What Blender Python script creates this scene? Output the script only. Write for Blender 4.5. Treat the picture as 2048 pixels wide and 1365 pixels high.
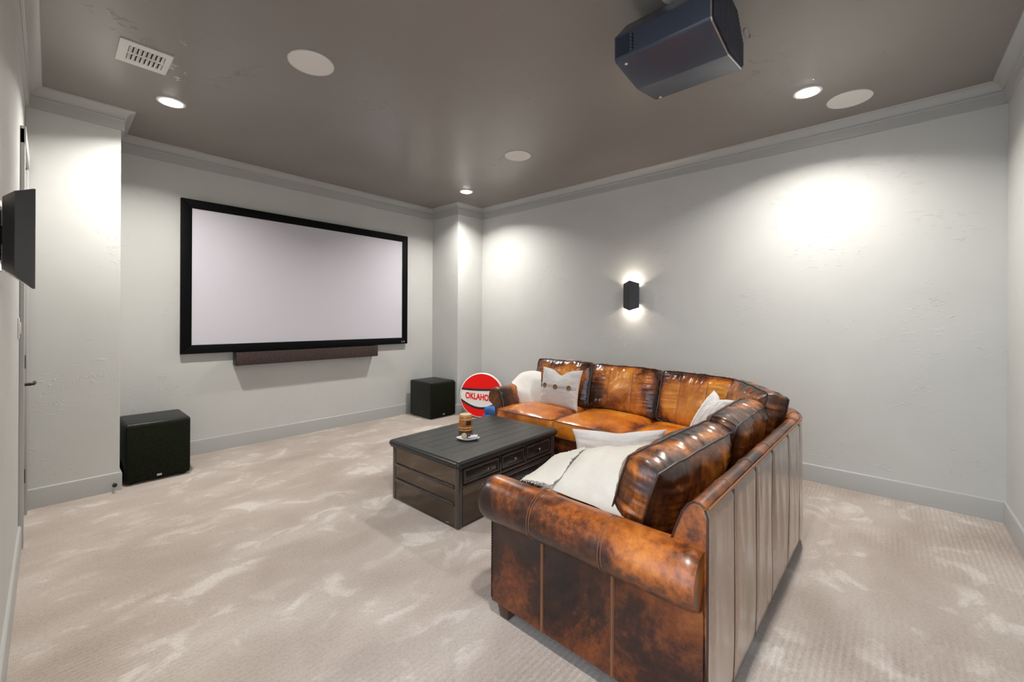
import bpy, bmesh, math, random
from mathutils import Vector, Matrix, noise
random.seed(7)
for o in list(bpy.data.objects):
    bpy.data.objects.remove(o)
S = bpy.context.scene
COL = S.collection
PI = math.pi

# ------------------------------------------------------------ camera
CAM_H = 1.40
yaw, roll, FPX = 0.7335, 0.0047, 834.27
fwd = Vector((math.cos(yaw), math.sin(yaw), 0))
rgt = Vector((math.sin(yaw), -math.cos(yaw), 0))
up = Vector((0, 0, 1))
r2 = rgt * math.cos(roll) + up * math.sin(roll)
u2 = -rgt * math.sin(roll) + up * math.cos(roll)
cd = bpy.data.cameras.new('camera')
cam = bpy.data.objects.new('camera', cd)
COL.objects.link(cam)
M = Matrix.Identity(4)
for i in range(3):
    M[i][0] = r2[i]; M[i][1] = u2[i]; M[i][2] = -fwd[i]
M[2][3] = CAM_H
cam.matrix_world = M
cd.sensor_width = 36.0
cd.lens = FPX * 36.0 / 2048.0
cd.shift_y = -45.4 / 2048.0
cd.clip_start = 0.01
S.camera = cam

# ------------------------------------------------------------ world, exposure
w = bpy.data.worlds.new('world')
S.world = w
w.use_nodes = True
w.node_tree.nodes['Background'].inputs[0].default_value = (0.75, 0.85, 1.0, 1)
w.node_tree.nodes['Background'].inputs[1].default_value = 3.9
S.view_settings.view_transform = 'Standard'
S.view_settings.look = 'None'
S.view_settings.gamma = 1.0
S.view_settings.use_curve_mapping = False
S.view_settings.exposure = 0.0
DOWNLIGHT_W = 36.0
SCONCE_W = 2.2
OPEN_Y0, OPEN_Y1, OPEN_Z = -0.50, 1.25, 2.30    # unseen left-wall opening added behind the viewer to let in cool fill light
pd = bpy.data.lights.new('opening_portal', 'AREA'); pd.shape = 'RECTANGLE'; pd.size = OPEN_Y1-OPEN_Y0; pd.size_y = OPEN_Z
pd.cycles.is_portal = True
po = bpy.data.objects.new('opening_portal', pd); COL.objects.link(po)
po.location = (-0.18, (OPEN_Y0+OPEN_Y1)/2, OPEN_Z/2); po.rotation_euler = (PI/2, 0, -PI/2)

# ------------------------------------------------------------ room numbers
XL, XR, YB, YF, ZC = -0.120, 4.435, -0.612, 5.218, 3.055
CLX, CLY = 0.385, 4.605          # left column
CRX, CRY = 3.955, 4.618          # right column
DY0, DY1, DZ = 3.93, 4.50, 2.44  # door opening in the left wall

# ------------------------------------------------------------ helpers
class G:
    """collects verts/faces"""
    def __init__(s): s.v = []; s.f = []; s.m = []
    def add(s, v, f, mi=0):
        n = len(s.v); s.v += [tuple(p) for p in v]
        s.f += [tuple(i + n for i in q) for q in f]; s.m += [mi] * len(f)
        return s
    def box(s, lo, hi, bev=0.0, seg=2, mi=0):
        x0, y0, z0 = lo; x1, y1, z1 = hi
        if bev <= 0:
            v = [(x0,y0,z0),(x1,y0,z0),(x1,y1,z0),(x0,y1,z0),(x0,y0,z1),(x1,y0,z1),(x1,y1,z1),(x0,y1,z1)]
            f = [(0,3,2,1),(4,5,6,7),(0,1,5,4),(1,2,6,5),(2,3,7,6),(3,0,4,7)]
            return s.add(v, f, mi)
        bm = bmesh.new(); bmesh.ops.create_cube(bm, size=1)
        for q in bm.verts:
            q.co = Vector(((x0+x1)/2 + q.co.x*(x1-x0), (y0+y1)/2 + q.co.y*(y1-y0), (z0+z1)/2 + q.co.z*(z1-z0)))
        bmesh.ops.bevel(bm, geom=list(bm.edges), offset=bev, segments=seg, profile=0.5, affect='EDGES')
        return s.bm(bm, mi)
    def bm(s, bm, mi=0):
        bm.verts.index_update()
        s.add([q.co[:] for q in bm.verts], [[q.index for q in fc.verts] for fc in bm.faces], mi)
        bm.free(); return s
    def tube(s, pts, r, n=8, closed=False, mi=0, cap=True):
        pts = [Vector(p) for p in pts]; N = len(pts); V = []; F = []
        prev = None
        for i in range(N):
            a = pts[(i-1) % N] if (closed or i > 0) else pts[i]
            b = pts[(i+1) % N] if (closed or i < N-1) else pts[i]
            t = (b - a)
            if t.length < 1e-9: t = Vector((0,0,1))
            t.normalize()
            if prev is None:
                ref = Vector((0,0,1)) if abs(t.z) < .9 else Vector((1,0,0))
                nn = t.cross(ref).normalized()
            else:
                nn = (prev - t*prev.dot(t))
                nn = nn.normalized() if nn.length > 1e-6 else prev
            prev = nn; bb = t.cross(nn)
            rr = r[i] if isinstance(r, (list, tuple)) else r
            for k in range(n):
                a2 = 2*PI*k/n
                V.append(pts[i] + nn*math.cos(a2)*rr + bb*math.sin(a2)*rr)
        for i in range(N if closed else N-1):
            j = (i+1) % N
            for k in range(n):
                k2 = (k+1) % n
                F.append((i*n+k, i*n+k2, j*n+k2, j*n+k))
        if cap and not closed:
            F.append(tuple(range(n-1, -1, -1))); F.append(tuple((N-1)*n+k for k in range(n)))
        return s.add(V, F, mi)
    def prism(s, poly, z0, z1, mi=0, T=None):
        """poly in (a,b), extruded along c from z0 to z1; T maps (a,b,c)->xyz"""
        n = len(poly); T = T or (lambda a,b,c: (a,b,c))
        V = [T(a,b,z0) for a,b in poly] + [T(a,b,z1) for a,b in poly]
        F = [tuple(range(n-1,-1,-1)), tuple(range(n,2*n))] + [(i,(i+1)%n,n+(i+1)%n,n+i) for i in range(n)]
        return s.add(V, F, mi)
    def lathe(s, prof, n=32, c=(0,0,0), mi=0, T=None):
        T = T or (lambda x,y,z: (c[0]+x, c[1]+y, c[2]+z))
        V = []; F = []; N = len(prof)
        for r, z in prof:
            for k in range(n):
                a = 2*PI*k/n
                V.append(T(r*math.cos(a), r*math.sin(a), z))
        for i in range(N-1):
            for k in range(n):
                k2 = (k+1) % n
                F.append((i*n+k, i*n+k2, (i+1)*n+k2, (i+1)*n+k))
        F.append(tuple(range(n-1,-1,-1))); F.append(tuple((N-1)*n+k for k in range(n)))
        return s.add(V, F, mi)
    def grid(s, rows, mi=0, wrap=False):
        nu = len(rows); nv = len(rows[0])
        V = [p for r in rows for p in r]
        F = []
        for i in range(nu-1):
            for j in range(nv if wrap else nv-1):
                j2 = (j+1) % nv
                F.append((i*nv+j, (i+1)*nv+j, (i+1)*nv+j2, i*nv+j2))
        return s.add(V, F, mi)
    def xf(s, Mx):
        s.v = [tuple(Mx @ Vector(p)) for p in s.v]; return s

def root_of(o):
    while o.parent: o = o.parent
    return o
def mk(name, g, mat, parent=None, smooth=True, local=False, angle=40, fix=True, attr=None):
    """one mesh object. Geometry is in world space unless local; parts share the frame of their thing"""
    me = bpy.data.meshes.new(name)
    off = Vector((0,0,0))
    if parent is not None and not local:
        off = Vector(root_of(parent)['_base'][:]) if '_base' in root_of(parent) else Vector((0,0,0))
    me.from_pydata([tuple(Vector(p) - off) for p in g.v], [], g.f)
    mats = mat if isinstance(mat, (list, tuple)) else [mat]
    for m in mats: me.materials.append(m)
    for p, i in zip(me.polygons, g.m): p.material_index = i
    if fix:
        bm = bmesh.new(); bm.from_mesh(me)
        bmesh.ops.recalc_face_normals(bm, faces=list(bm.faces))
        bm.to_mesh(me); bm.free()
    if smooth:
        me.polygons.foreach_set('use_smooth', [True]*len(me.polygons))
        me.set_sharp_from_angle(angle=math.radians(angle))
    me.update()
    if attr:
        at = me.attributes.new('wear', 'FLOAT', 'POINT'); at.data.foreach_set('value', attr)
    o = bpy.data.objects.new(name, me); COL.objects.link(o)
    if parent is not None: o.parent = parent
    return o
def thing(name, label, cat, loc=(0,0,0), rotz=0.0, group=None):
    o = bpy.data.objects.new(name, None); COL.objects.link(o)
    o.empty_display_size = 0.05
    o.location = loc; o.rotation_euler = (0,0,rotz)
    o['_base'] = tuple(loc)
    o['label'] = label; o['category'] = cat
    if group: o['group'] = group
    return o
def tag(o, label, cat, group=None):
    o['label'] = label; o['category'] = cat
    if group: o['group'] = group
    return o
def struct(o, label=None):
    o['kind'] = 'structure'
    if label: o['label'] = label
    return o
def copy_tree(o, parent=None):
    c = o.copy(); COL.objects.link(c); c.parent = parent
    for ch in [k for k in bpy.data.objects if k.parent == o]:
        copy_tree(ch, c)
    return c
def fbm(x, y, z, oct=3):
    return noise.fractal(Vector((x,y,z)), 1.0, 2.0, oct)
def ns(x, y, z): return noise.noise(Vector((x,y,z)))

# ------------------------------------------------------------ materials
def srgb(r, g, b):
    f = lambda c: (c/255/12.92) if c/255 <= 0.04045 else ((c/255+0.055)/1.055)**2.4
    return (f(r), f(g), f(b), 1)
class N:
    def __init__(s, name):
        s.m = bpy.data.materials.new(name); s.m.use_nodes = True
        s.t = s.m.node_tree; s.b = s.t.nodes['Principled BSDF']
        s.tc = s.t.nodes.new('ShaderNodeTexCoord')
    def n(s, typ, **kw):
        q = s.t.nodes.new(typ)
        for k, v in kw.items():
            if k in q.inputs: q.inputs[k].default_value = v
            else: setattr(q, k, v)
        return q
    def l(s, a, b): s.t.links.new(a, b)
    def mapv(s, scale=(1,1,1), rot=(0,0,0), coord='Object'):
        q = s.n('ShaderNodeMapping'); q.inputs['Scale'].default_value = scale; q.inputs['Rotation'].default_value = rot
        s.l(s.tc.outputs[coord], q.inputs['Vector']); return q.outputs['Vector']
    def noise(s, vec, scale, detail=4, rough=0.55, dist=0.0):
        q = s.n('ShaderNodeTexNoise', Scale=scale, Detail=detail, Roughness=rough, Distortion=dist)
        s.l(vec, q.inputs['Vector']); return q.outputs['Fac']
    def ramp(s, fac, stops):
        q = s.n('ShaderNodeValToRGB'); e = q.color_ramp.elements
        while len(e) < len(stops): e.new(0.5)
        for a, (p, c) in zip(e, stops): a.position = p; a.color = c
        s.l(fac, q.inputs['Fac']); return q.outputs['Color']
    def mix(s, fac, a, b, mode='MIX'):
        q = s.n('ShaderNodeMix', data_type='RGBA', blend_type=mode)
        for sock, val in ((q.inputs[0], fac), (q.inputs[6], a), (q.inputs[7], b)):
            if hasattr(val, 'links'): s.l(val, sock)
            else: sock.default_value = val
        return q.outputs[2]
    def math(s, op, a, b=0.0):
        q = s.n('ShaderNodeMath', operation=op)
        for sock, val in ((q.inputs[0], a), (q.inputs[1], b)):
            if hasattr(val, 'links'): s.l(val, sock)
            else: sock.default_value = val
        return q.outputs[0]
    def bump(s, h, strength=0.2, dist=0.01, prev=None):
        q = s.n('ShaderNodeBump', Strength=strength, Distance=dist)
        s.l(h, q.inputs['Height'])
        if prev: s.l(prev, q.inputs['Normal'])
        s.l(q.outputs['Normal'], s.b.inputs['Normal']); return q.outputs['Normal']
    def base(s, c):
        if hasattr(c, 'links'): s.l(c, s.b.inputs['Base Color'])
        else: s.b.inputs['Base Color'].default_value = c
    def set(s, **kw):
        for k, v in kw.items():
            k = k.replace('_', ' ')
            if hasattr(v, 'links'): s.l(v, s.b.inputs[k])
            else: s.b.inputs[k].default_value = v
        return s

def plain(name, col, rough=0.5, metal=0.0, coat=0.0, spec=0.5, bump=0.0, bscale=60):
    q = N(name); q.base(col)
    q.set(Roughness=rough, Metallic=metal)
    q.b.inputs['Specular IOR Level'].default_value = spec
    if coat: q.set(Coat_Weight=coat, Coat_Roughness=0.08)
    if bump:
        q.bump(q.noise(q.mapv(), bscale, 4), bump, 0.004)
    return q.m

def plaster(name, col, rough, relief=1.0, spec=0.4):
    q = N(name); v = q.mapv()
    broad = q.noise(v, 1.3, 4, 0.55, 0.6)
    q.base(q.mix(0.5, col, q.ramp(broad, [(0.3, (col[0]*.93, col[1]*.93, col[2]*.93, 1)), (0.7, (min(1,col[0]*1.06), min(1,col[1]*1.06), min(1,col[2]*1.06), 1))])))
    q.set(Roughness=rough); q.b.inputs['Specular IOR Level'].default_value = spec
    # hand-trowelled skip marks: sparse sharp ridges + gentle undulation
    v2 = q.mapv((1.0, 1.0, 2.2), (0.5, 0.35, 0.6))
    a = q.noise(v2, 15, 3, 0.6, 0.3)
    ridge = q.ramp(a, [(0.60, (0,0,0,1)), (0.64, (1,1,1,1)), (0.70, (0.2,0.2,0.2,1)), (0.76, (0,0,0,1))])
    mask = q.ramp(q.noise(v, 2.1, 2), [(0.50, (0,0,0,1)), (0.60, (1,1,1,1))])
    r2_ = q.mix(1.0, ridge, mask, 'MULTIPLY')
    n1 = q.bump(r2_, 0.55*relief, 0.004)
    n2 = q.bump(q.noise(q.mapv((1,1,1.3)), 3.2, 3, 0.5, 0.4), 0.07*relief, 0.02, n1)
    return q.m

M_wall = plaster('wall_plaster', srgb(198, 199, 196), 0.62, 1.0, 0.18)
M_trim = plain('trim_paint', srgb(176, 177, 175), 0.38, bump=0.02)
M_ceil = plaster('ceiling_plaster', srgb(137, 132, 127), 0.28, 0.8, 0.5)
M_door = plain('door_paint', srgb(176, 177, 174), 0.4)
M_white = plain('white_plastic', srgb(226, 224, 220), 0.45)
M_black = plain('black_metal', (0.012, 0.012, 0.013, 1), 0.42, spec=0.5)
M_blackmatte = plain('black_felt', (0.006, 0.006, 0.007, 1), 0.6, spec=0.25)

def carpet():
    q = N('carpet'); v = q.mapv()
    patch = q.noise(q.mapv((1.0, 1.7, 1), (0,0,-0.5)), 1.5, 3, 0.5, 0.35)
    tread = q.noise(q.mapv((1.0, 1.25, 1), (0,0,0.6)), 4.2, 3, 0.55, 0.9)
    c = q.ramp(patch, [(0.32, srgb(182, 168, 157)), (0.52, srgb(196, 183, 173)), (0.72, srgb(212, 202, 193))])
    tm = q.mix(1.0, q.ramp(tread, [(0.52, (0,0,0,1)), (0.62, (1,1,1,1))]), q.ramp(patch, [(0.44, (0,0,0,1)), (0.60, (1,1,1,1))]), 'MULTIPLY')
    c = q.mix(q.math('MULTIPLY', tm, 0.80), c, srgb(230, 223, 216))
    grain = q.noise(v, 70, 4, 0.75)
    c = q.mix(0.5, c, q.ramp(grain, [(0.34, (0.62,0.60,0.58,1)), (0.5, (0.93,0.925,0.92,1)), (0.6, (1,1,1,1))]), 'MULTIPLY')
    fine = q.noise(v, 260, 3, 0.7)
    c = q.mix(0.55, c, q.ramp(fine, [(0.30, (0.45,0.43,0.41,1)), (0.48, (0.86,0.855,0.85,1)), (0.66, (1,1,1,1))]), 'MULTIPLY')
    # loop ribs running along x, broken up
    wv = q.n('ShaderNodeTexWave', wave_type='BANDS', bands_direction='Y', Scale=9.0, Distortion=3.5, Detail=4.0)
    wv.inputs['Detail Scale'].default_value = 6.0
    q.l(q.mapv((1.0, 1.35, 1)), wv.inputs['Vector'])
    brk = q.noise(q.mapv((14, 60, 1)), 1.0, 2)
    rib = q.mix(1.0, wv.outputs['Color'], q.ramp(brk, [(0.35, (0.35,)*3+(1,)), (0.6, (1,1,1,1))]), 'MULTIPLY')
    ribmask = q.ramp(q.noise(v, 0.8, 2), [(0.44, (0.0,)*3+(1,)), (0.62, (0.7,)*3+(1,))])
    c = q.mix(ribmask, c, q.mix(0.30, c, rib, 'SOFT_LIGHT'))
    q.base(c)
    q.set(Roughness=0.95, Sheen_Weight=0.25, Sheen_Roughness=0.5)
    q.b.inputs['Specular IOR Level'].default_value = 0.1
    n1 = q.bump(fine, 0.55, 0.012)
    q.bump(rib, 0.2, 0.005, n1)
    return q.m
M_carpet = carpet()

def leather(name, stops, scale=4.0, rough=(0.24, 0.46), bump=0.10, stretch=(1,1,1), coat=0.25, spk=0.20):
    q = N(name); v = q.mapv(stretch)
    a = q.noise(v, scale, 7, 0.62, 0.5)
    fine = q.noise(q.mapv(), 46, 5, 0.7)
    fac = q.math('ADD', q.math('MULTIPLY', a, 1.0-spk), q.math('MULTIPLY', fine, spk))
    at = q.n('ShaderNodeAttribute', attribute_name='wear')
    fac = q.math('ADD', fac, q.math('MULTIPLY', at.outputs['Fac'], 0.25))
    c = q.ramp(fac, stops)
    q.base(c)
    q.set(Roughness=q.math('ADD', q.math('MULTIPLY', fine, rough[1]-rough[0]), rough[0]))
    q.set(Coat_Weight=coat, Coat_Roughness=0.22)
    n1 = q.bump(q.noise(q.mapv(), 190, 3, 0.6), bump, 0.003)
    q.bump(q.noise(q.mapv(stretch), 14, 3, 0.5, 0.3), bump*0.6, 0.010, n1)
    return q.m
L_dark, L_mid, L_lit, L_top = (0.020,0.007,0.004,1), (0.115,0.036,0.011,1), (0.33,0.112,0.020,1), (0.50,0.20,0.045,1)
M_leath_arm = leather('leather_arm', [(0.40, (0.016,0.005,0.003,1)), (0.48, (0.085,0.022,0.006,1)), (0.56, (0.30,0.080,0.010,1)), (0.68, (0.56,0.19,0.022,1))], 2.3)
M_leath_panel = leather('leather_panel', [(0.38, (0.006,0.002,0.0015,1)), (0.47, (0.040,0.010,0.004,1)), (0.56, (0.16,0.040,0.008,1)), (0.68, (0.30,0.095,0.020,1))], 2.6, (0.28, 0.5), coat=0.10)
M_leath_cush = leather('leather_back_cushion', [(0.34, (0.030,0.009,0.004,1)), (0.43, (0.16,0.042,0.008,1)), (0.52, (0.48,0.150,0.016,1)), (0.66, (0.72,0.30,0.045,1))], 2.6, (0.18, 0.34), spk=0.10)
M_leath_near = leather('leather_worn_cushion', [(0.38, (0.022,0.008,0.004,1)), (0.47, (0.090,0.028,0.009,1)), (0.56, (0.32,0.095,0.014,1)), (0.68, (0.62,0.23,0.035,1))], 3.4, (0.20, 0.40), stretch=(1.0, 2.2, 1.0))
M_leath_seat = leather('leather_seat', [(0.30, (0.14,0.032,0.006,1)), (0.42, (0.50,0.125,0.010,1)), (0.56, (0.72,0.23,0.018,1)), (0.72, (0.80,0.37,0.06,1))], 2.4, (0.18, 0.34), spk=0.08)
M_leath_back = leather('leather_outside_back', [(0.34, (0.15,0.085,0.052,1)), (0.5, (0.25,0.150,0.096,1)), (0.68, (0.34,0.220,0.150,1))], 2.2, (0.15, 0.26), 0.03, (1,1,0.5), 0.7)
M_pipe = plain('leather_piping', (0.035,0.013,0.007,1), 0.38, coat=0.2)
M_thread = plain('saddle_stitching', (0.20,0.085,0.034,1), 0.6)
M_nail = plain('antique_nail', (0.16,0.09,0.045,1), 0.35, metal=0.9)
M_foot = plain('dark_wood_foot', (0.05,0.016,0.008,1), 0.35, coat=0.2)

def fabric(name, c0, c1, scale=500, rough=0.9, bump=0.25, stripes=None):
    q = N(name)
    f = q.noise(q.mapv(), scale, 2, 0.6)
    c = q.ramp(f, [(0.3, c0), (0.7, c1)])
    b = q.noise(q.mapv(), 6, 3, 0.5)
    c = q.mix(0.25, c, q.ramp(b, [(0.35, c0), (0.65, c1)]))
    q.base(c); q.set(Roughness=rough, Sheen_Weight=0.15)
    q.b.inputs['Specular IOR Level'].default_value = 0.15
    q.bump(f, bump, 0.003)
    return q.m
M_linen = fabric('linen_grey', srgb(188, 184, 182), srgb(216, 213, 210))
M_cream = fabric('cream_cotton', srgb(182, 177, 166), srgb(205, 201, 191))
M_whitecloth = fabric('white_cotton', srgb(222, 219, 213), srgb(240, 238, 233))
M_stripe_g = fabric('pillow_grey_white', srgb(188, 186, 184), srgb(210, 208, 206))
M_stripe_w = fabric('pillow_stripe_white', srgb(236, 235, 232), srgb(250, 249, 247))
M_blue = fabric('blue_fabric', srgb(38, 84, 148), srgb(70, 122, 188), 300)

M_lacq = plain('black_lacquer', (0.017, 0.0145, 0.013, 1), 0.16, coat=0.6)
M_lacqtop = plain('black_lacquer_top', (0.017, 0.017, 0.0165, 1), 0.32, bump=0.03, bscale=90)
M_mirror = plain('lacquer_mirror_panel', (0.16, 0.132, 0.108, 1), 0.05, metal=1.0)
M_edge = plain('lacquer_worn_edge', (0.040, 0.030, 0.024, 1), 0.20, coat=0.6)
M_knob = plain('knob_metal', (0.20, 0.18, 0.165, 1), 0.28, metal=1.0)

def grille(name, c0, c1, scale=420):
    q = N(name)
    f = q.noise(q.mapv(), scale, 2, 0.8)
    g2 = q.noise(q.mapv(), 60, 3, 0.6)
    q.base(q.ramp(q.math('ADD', q.math('MULTIPLY', f, 0.7), q.math('MULTIPLY', g2, 0.3)), [(0.38, c0), (0.64, c1)]))
    q.set(Roughness=0.8); q.b.inputs['Specular IOR Level'].default_value = 0.08
    q.bump(f, 0.3, 0.002)
    return q.m
M_grille = grille('speaker_grille', (0.002,0.003,0.0015,1), (0.022,0.026,0.013,1))
M_barcloth = grille('soundbar_grille', (0.026,0.018,0.017,1), (0.115,0.082,0.078,1), 320)
M_ash = plain('black_ash_cabinet', (0.010, 0.011, 0.0095, 1), 0.40, spec=0.3, bump=0.05, bscale=120)
M_screen = plain('screen_fabric', srgb(206, 204, 213), 0.8, spec=0.2)
M_proj = plain('projector_shell', (0.045, 0.056, 0.085, 1), 0.28, bump=0.015, bscale=300)
M_projdark = plain('projector_slot', (0.003, 0.003, 0.005, 1), 0.6)
M_silver = plain('brushed_silver', (0.55, 0.55, 0.57, 1), 0.3, metal=1.0)
M_red = plain('red_paint', (0.86, 0.004, 0.002, 1), 0.42, spec=0.25)
M_ballwhite = plain('white_paint', srgb(236, 236, 232), 0.4)
M_ballblack = plain('black_paint', (0.008,0.008,0.008,1), 0.4)
M_grey_cable = plain('grey_cable', srgb(150, 150, 150), 0.5)
def emit(name, col, strength):
    q = N(name); q.base((0.9,0.9,0.9,1))
    q.b.inputs['Emission Color'].default_value = col
    q.b.inputs['Emission Strength'].default_value = strength
    return q.m
M_lamp = emit('downlight_lens', (1.0, 0.96, 0.90, 1), 40.0)
M_led = emit('sconce_led', (1.0, 0.88, 0.74, 1), 30.0)

# ------------------------------------------------------------ room shell
T = 0.12
struct(mk('floor', G().box((XL-T, YB-T, -0.1), (XR+T, YF+T, 0.0)), M_carpet, smooth=False))
struct(mk('ceiling', G().box((XL-T, YB-T, ZC), (XR+T, YF+T, ZC+0.1)), M_ceil, smooth=False))
struct(mk('wall_front', G().box((XL-T, YF, 0), (XR+T, YF+T, ZC)), M_wall, smooth=False))
struct(mk('wall_right', G().box((XR, YB-T, 0), (XR+T, YF, ZC)), M_wall, smooth=False))
struct(mk('wall_back', G().box((XL-T, YB-T, 0), (XR, YB, ZC)), M_wall, smooth=False))
g = G().box((XL-T, YB, 0), (XL, OPEN_Y0, ZC)).box((XL-T, OPEN_Y0, OPEN_Z), (XL, OPEN_Y1, ZC)).box((XL-T, OPEN_Y1, 0), (XL, DY0, ZC)).box((XL-T, DY0, DZ), (XL, DY1, ZC)).box((XL-T, DY1, 0), (XL, YF, ZC))
struct(mk('wall_left', g, M_wall, smooth=False))
struct(mk('ground', G().box((-6.0, -5.0, -0.14), (XL-T, 7.0, -0.02)), plain('added_slab_concrete', srgb(170, 168, 164), 0.85, bump=0.2)), 'unseen concrete slab added outside the opening')  # unseen slab, added to bounce light in through the opening
g = G().box((XL-T-0.004, OPEN_Y0-0.0, 0), (XL+0.004, OPEN_Y0+0.02, OPEN_Z)).box((XL-T-0.004, OPEN_Y1-0.02, 0), (XL+0.004, OPEN_Y1, OPEN_Z)).box((XL-T-0.004, OPEN_Y0, OPEN_Z-0.02), (XL+0.004, OPEN_Y1, OPEN_Z))
struct(mk('trim_11', g, M_trim, smooth=False), 'jamb of the added wide opening')
struct(mk('wall_column_left', G().box((XL, CLY, 0), (CLX, YF, ZC), 0.004), M_wall, smooth=False), 'left projecting plaster column beside the door')
struct(mk('wall_column_right', G().box((CRX, CRY, 0), (XR, YF, ZC), 0.004), M_wall, smooth=False), 'right projecting plaster column in the corner')

POLY = [(XL,YB),(XR,YB),(XR,CRY),(CRX,CRY),(CRX,YF),(CLX,YF),(CLX,CLY),(XL,CLY)]   # counter-clockwise
def offset_pt(i, d):
    n = len(POLY); p = Vector(POLY[i]); a = Vector(POLY[i-1]); b = Vector(POLY[(i+1)%n])
    t0 = (p-a).normalized(); t1 = (b-p).normalized()
    n0 = Vector((-t0.y, t0.x)); n1 = Vector((-t1.y, t1.x))
    return p + (n0+n1)*d
CROWN = [(0.0,2.905),(0.020,2.905),(0.020,2.976),(0.024,2.978),(0.026,2.984),(0.022,2.988),(0.022,2.994),
         (0.030,2.996),(0.031,3.004),(0.035,3.012),(0.044,3.028),(0.058,3.040),(0.074,3.045),(0.080,3.047),(0.082,3.055),(0.0,3.055)]
BASE = [(0.0,0.0),(0.014,0.0),(0.014,0.132),(0.012,0.142),(0.008,0.147),(0.0,0.147)]
def mould(name, prof, i, mat, cut=None):
    n = len(POLY); j = (i+1) % n
    A = [offset_pt(i, d) for d,_ in prof]; B = [offset_pt(j, d) for d,_ in prof]
    if cut: A, B = cut(A, B)
    V = [(a.x, a.y, z) for a,(d,z) in zip(A, prof)] + [(b.x, b.y, z) for b,(d,z) in zip(B, prof)]
    m = len(prof)
    F = [(k,(k+1)%m,m+(k+1)%m,m+k) for k in range(m)] + [tuple(range(m)), tuple(range(2*m-1,m-1,-1))]
    return struct(mk(name, G().add(V, F), mat, angle=25))
SIDES = ['back','right','column_right_face','column_right_side','front','column_left_side','column_left_face','left']
for i, sname in enumerate(SIDES):
    mould('trim_%d' % (i+1), CROWN, i, M_trim)
    if sname != 'left':
        mould('baseboard_' + sname, BASE, i, M_trim)
mould('baseboard_left', BASE, 7, M_trim, lambda A, B: ([Vector((a.x, DY0-0.085)) for a in A], [Vector((a.x, OPEN_Y1)) for a in A]))

# door in the left wall
d = struct(mk('door_1', G().box((XL-0.044, DY0+0.018, 0.008), (XL-0.004, DY1-0.018, DZ-0.018)), M_door, smooth=False))
g = G()
for z0, z1 in ((0.25, 1.0), (1.15, DZ-0.2)):
    g.box((XL-0.0045, DY0+0.12, z0), (XL-0.001, DY1-0.12, z1), 0.002)
mk('door_panel', g, M_door, d)
for z in (0.28, 1.08, 1.93):
    g = G().box((XL-0.034, DY1-0.020, z-0.045), (XL+0.006, DY1-0.012, z+0.045)).tube([(XL+0.004, DY1-0.022, z-0.047), (XL+0.004, DY1-0.022, z+0.047)], 0.0075, 10)
    mk('hinge', g, M_black, d)
g = G().lathe([(0.026,0),(0.026,0.008),(0.010,0.010),(0.010,0.050)], 20, T=lambda x,y,z: (XL-0.004+z, DY0+0.085+x, 0.97+y))
g.tube([(XL+0.040, DY0+0.085, 0.97), (XL+0.055, DY0+0.09, 0.97), (XL+0.058, DY0+0.11, 0.97), (XL+0.058, DY0+0.20, 0.97)], 0.0085, 10)
mk('door_handle', g, M_black, d)
g = G().box((XL-0.10, DY0, 0), (XL+0.001, DY0+0.018, DZ)).box((XL-0.10, DY1-0.018, 0), (XL+0.001, DY1, DZ)).box((XL-0.10, DY0, DZ-0.018), (XL+0.001, DY1, DZ))
struct(mk('trim_9', g, M_trim, smooth=False), 'door jamb')
g = G().box((XL, DY0-0.085, 0), (XL+0.020, DY0+0.004, DZ+0.085), 0.003).box((XL, DY1-0.004, 0), (XL+0.020, DY1+0.085, DZ+0.085), 0.003).box((XL, DY0-0.085, DZ-0.004), (XL+0.024, DY1+0.085, DZ+0.10), 0.003)
struct(mk('trim_10', g, M_trim), 'flat door casing')

# light switch on the left wall
t = thing('light_switch', 'white light switch plate on left wall just before the door casing', 'switch', (XL, 3.70, 1.33))
mk('switch_plate', G().box((XL, 3.665, 1.27), (XL+0.006, 3.735, 1.39), 0.002), M_white, t)
mk('rocker', G().box((XL+0.004, 3.683, 1.297), (XL+0.012, 3.717, 1.363), 0.002), M_white, t)

# door stop on column baseboard
t = thing('door_stop', 'small black door stop screwed to the left column baseboard', 'door stop', (0.352, CLY-0.014, 0.062))
mk('stem', G().tube([(0.352, CLY-0.013, 0.062), (0.352, CLY-0.060, 0.062)], 0.006, 10), M_black, t)
mk('bumper', G().lathe([(0.014,0),(0.016,0.004),(0.014,0.014),(0.008,0.018)], 14, T=lambda x,y,z: (0.352+x, CLY-0.055-z, 0.062+y)), M_black, t)

# ------------------------------------------------------------ ceiling fittings
R_ = math.radians
def downlight(x, y, label):
    t = thing('recessed_downlight', label, 'ceiling light', (x, y, ZC), group='recessed downlights')
    mk('trim_ring', G().lathe([(0.070,-0.002),(0.073,-0.006),(0.088,-0.005),(0.090,0.0),(0.070,0.0)], 40, (x,y,ZC)), M_white, t)
    mk('lens', G().lathe([(0.0005,-0.0165),(0.030,-0.0155),(0.055,-0.011),(0.070,-0.004),(0.071,-0.001),(0.0005,-0.001)], 40, (x,y,ZC)), M_lamp, t)
    ld = bpy.data.lights.new('downlight_lamp', 'AREA'); ld.shape = 'DISK'; ld.size = 0.12
    ld.energy = DOWNLIGHT_W; ld.color = (1.0, 0.955, 0.90)
    lo = bpy.data.objects.new('downlight_lamp', ld); COL.objects.link(lo)
    lo.parent = t; lo.location = (0, 0, -0.019); ld.spread = R_(140)
downlight(0.625, 4.11, 'glowing recessed downlight near the white air vent')
downlight(3.645, 4.10, 'glowing recessed downlight above the right corner column')
downlight(3.685, 0.44, 'glowing recessed downlight between projector and round speaker')
downlight(0.625, 0.44, 'recessed downlight overhead behind the viewer')
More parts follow.
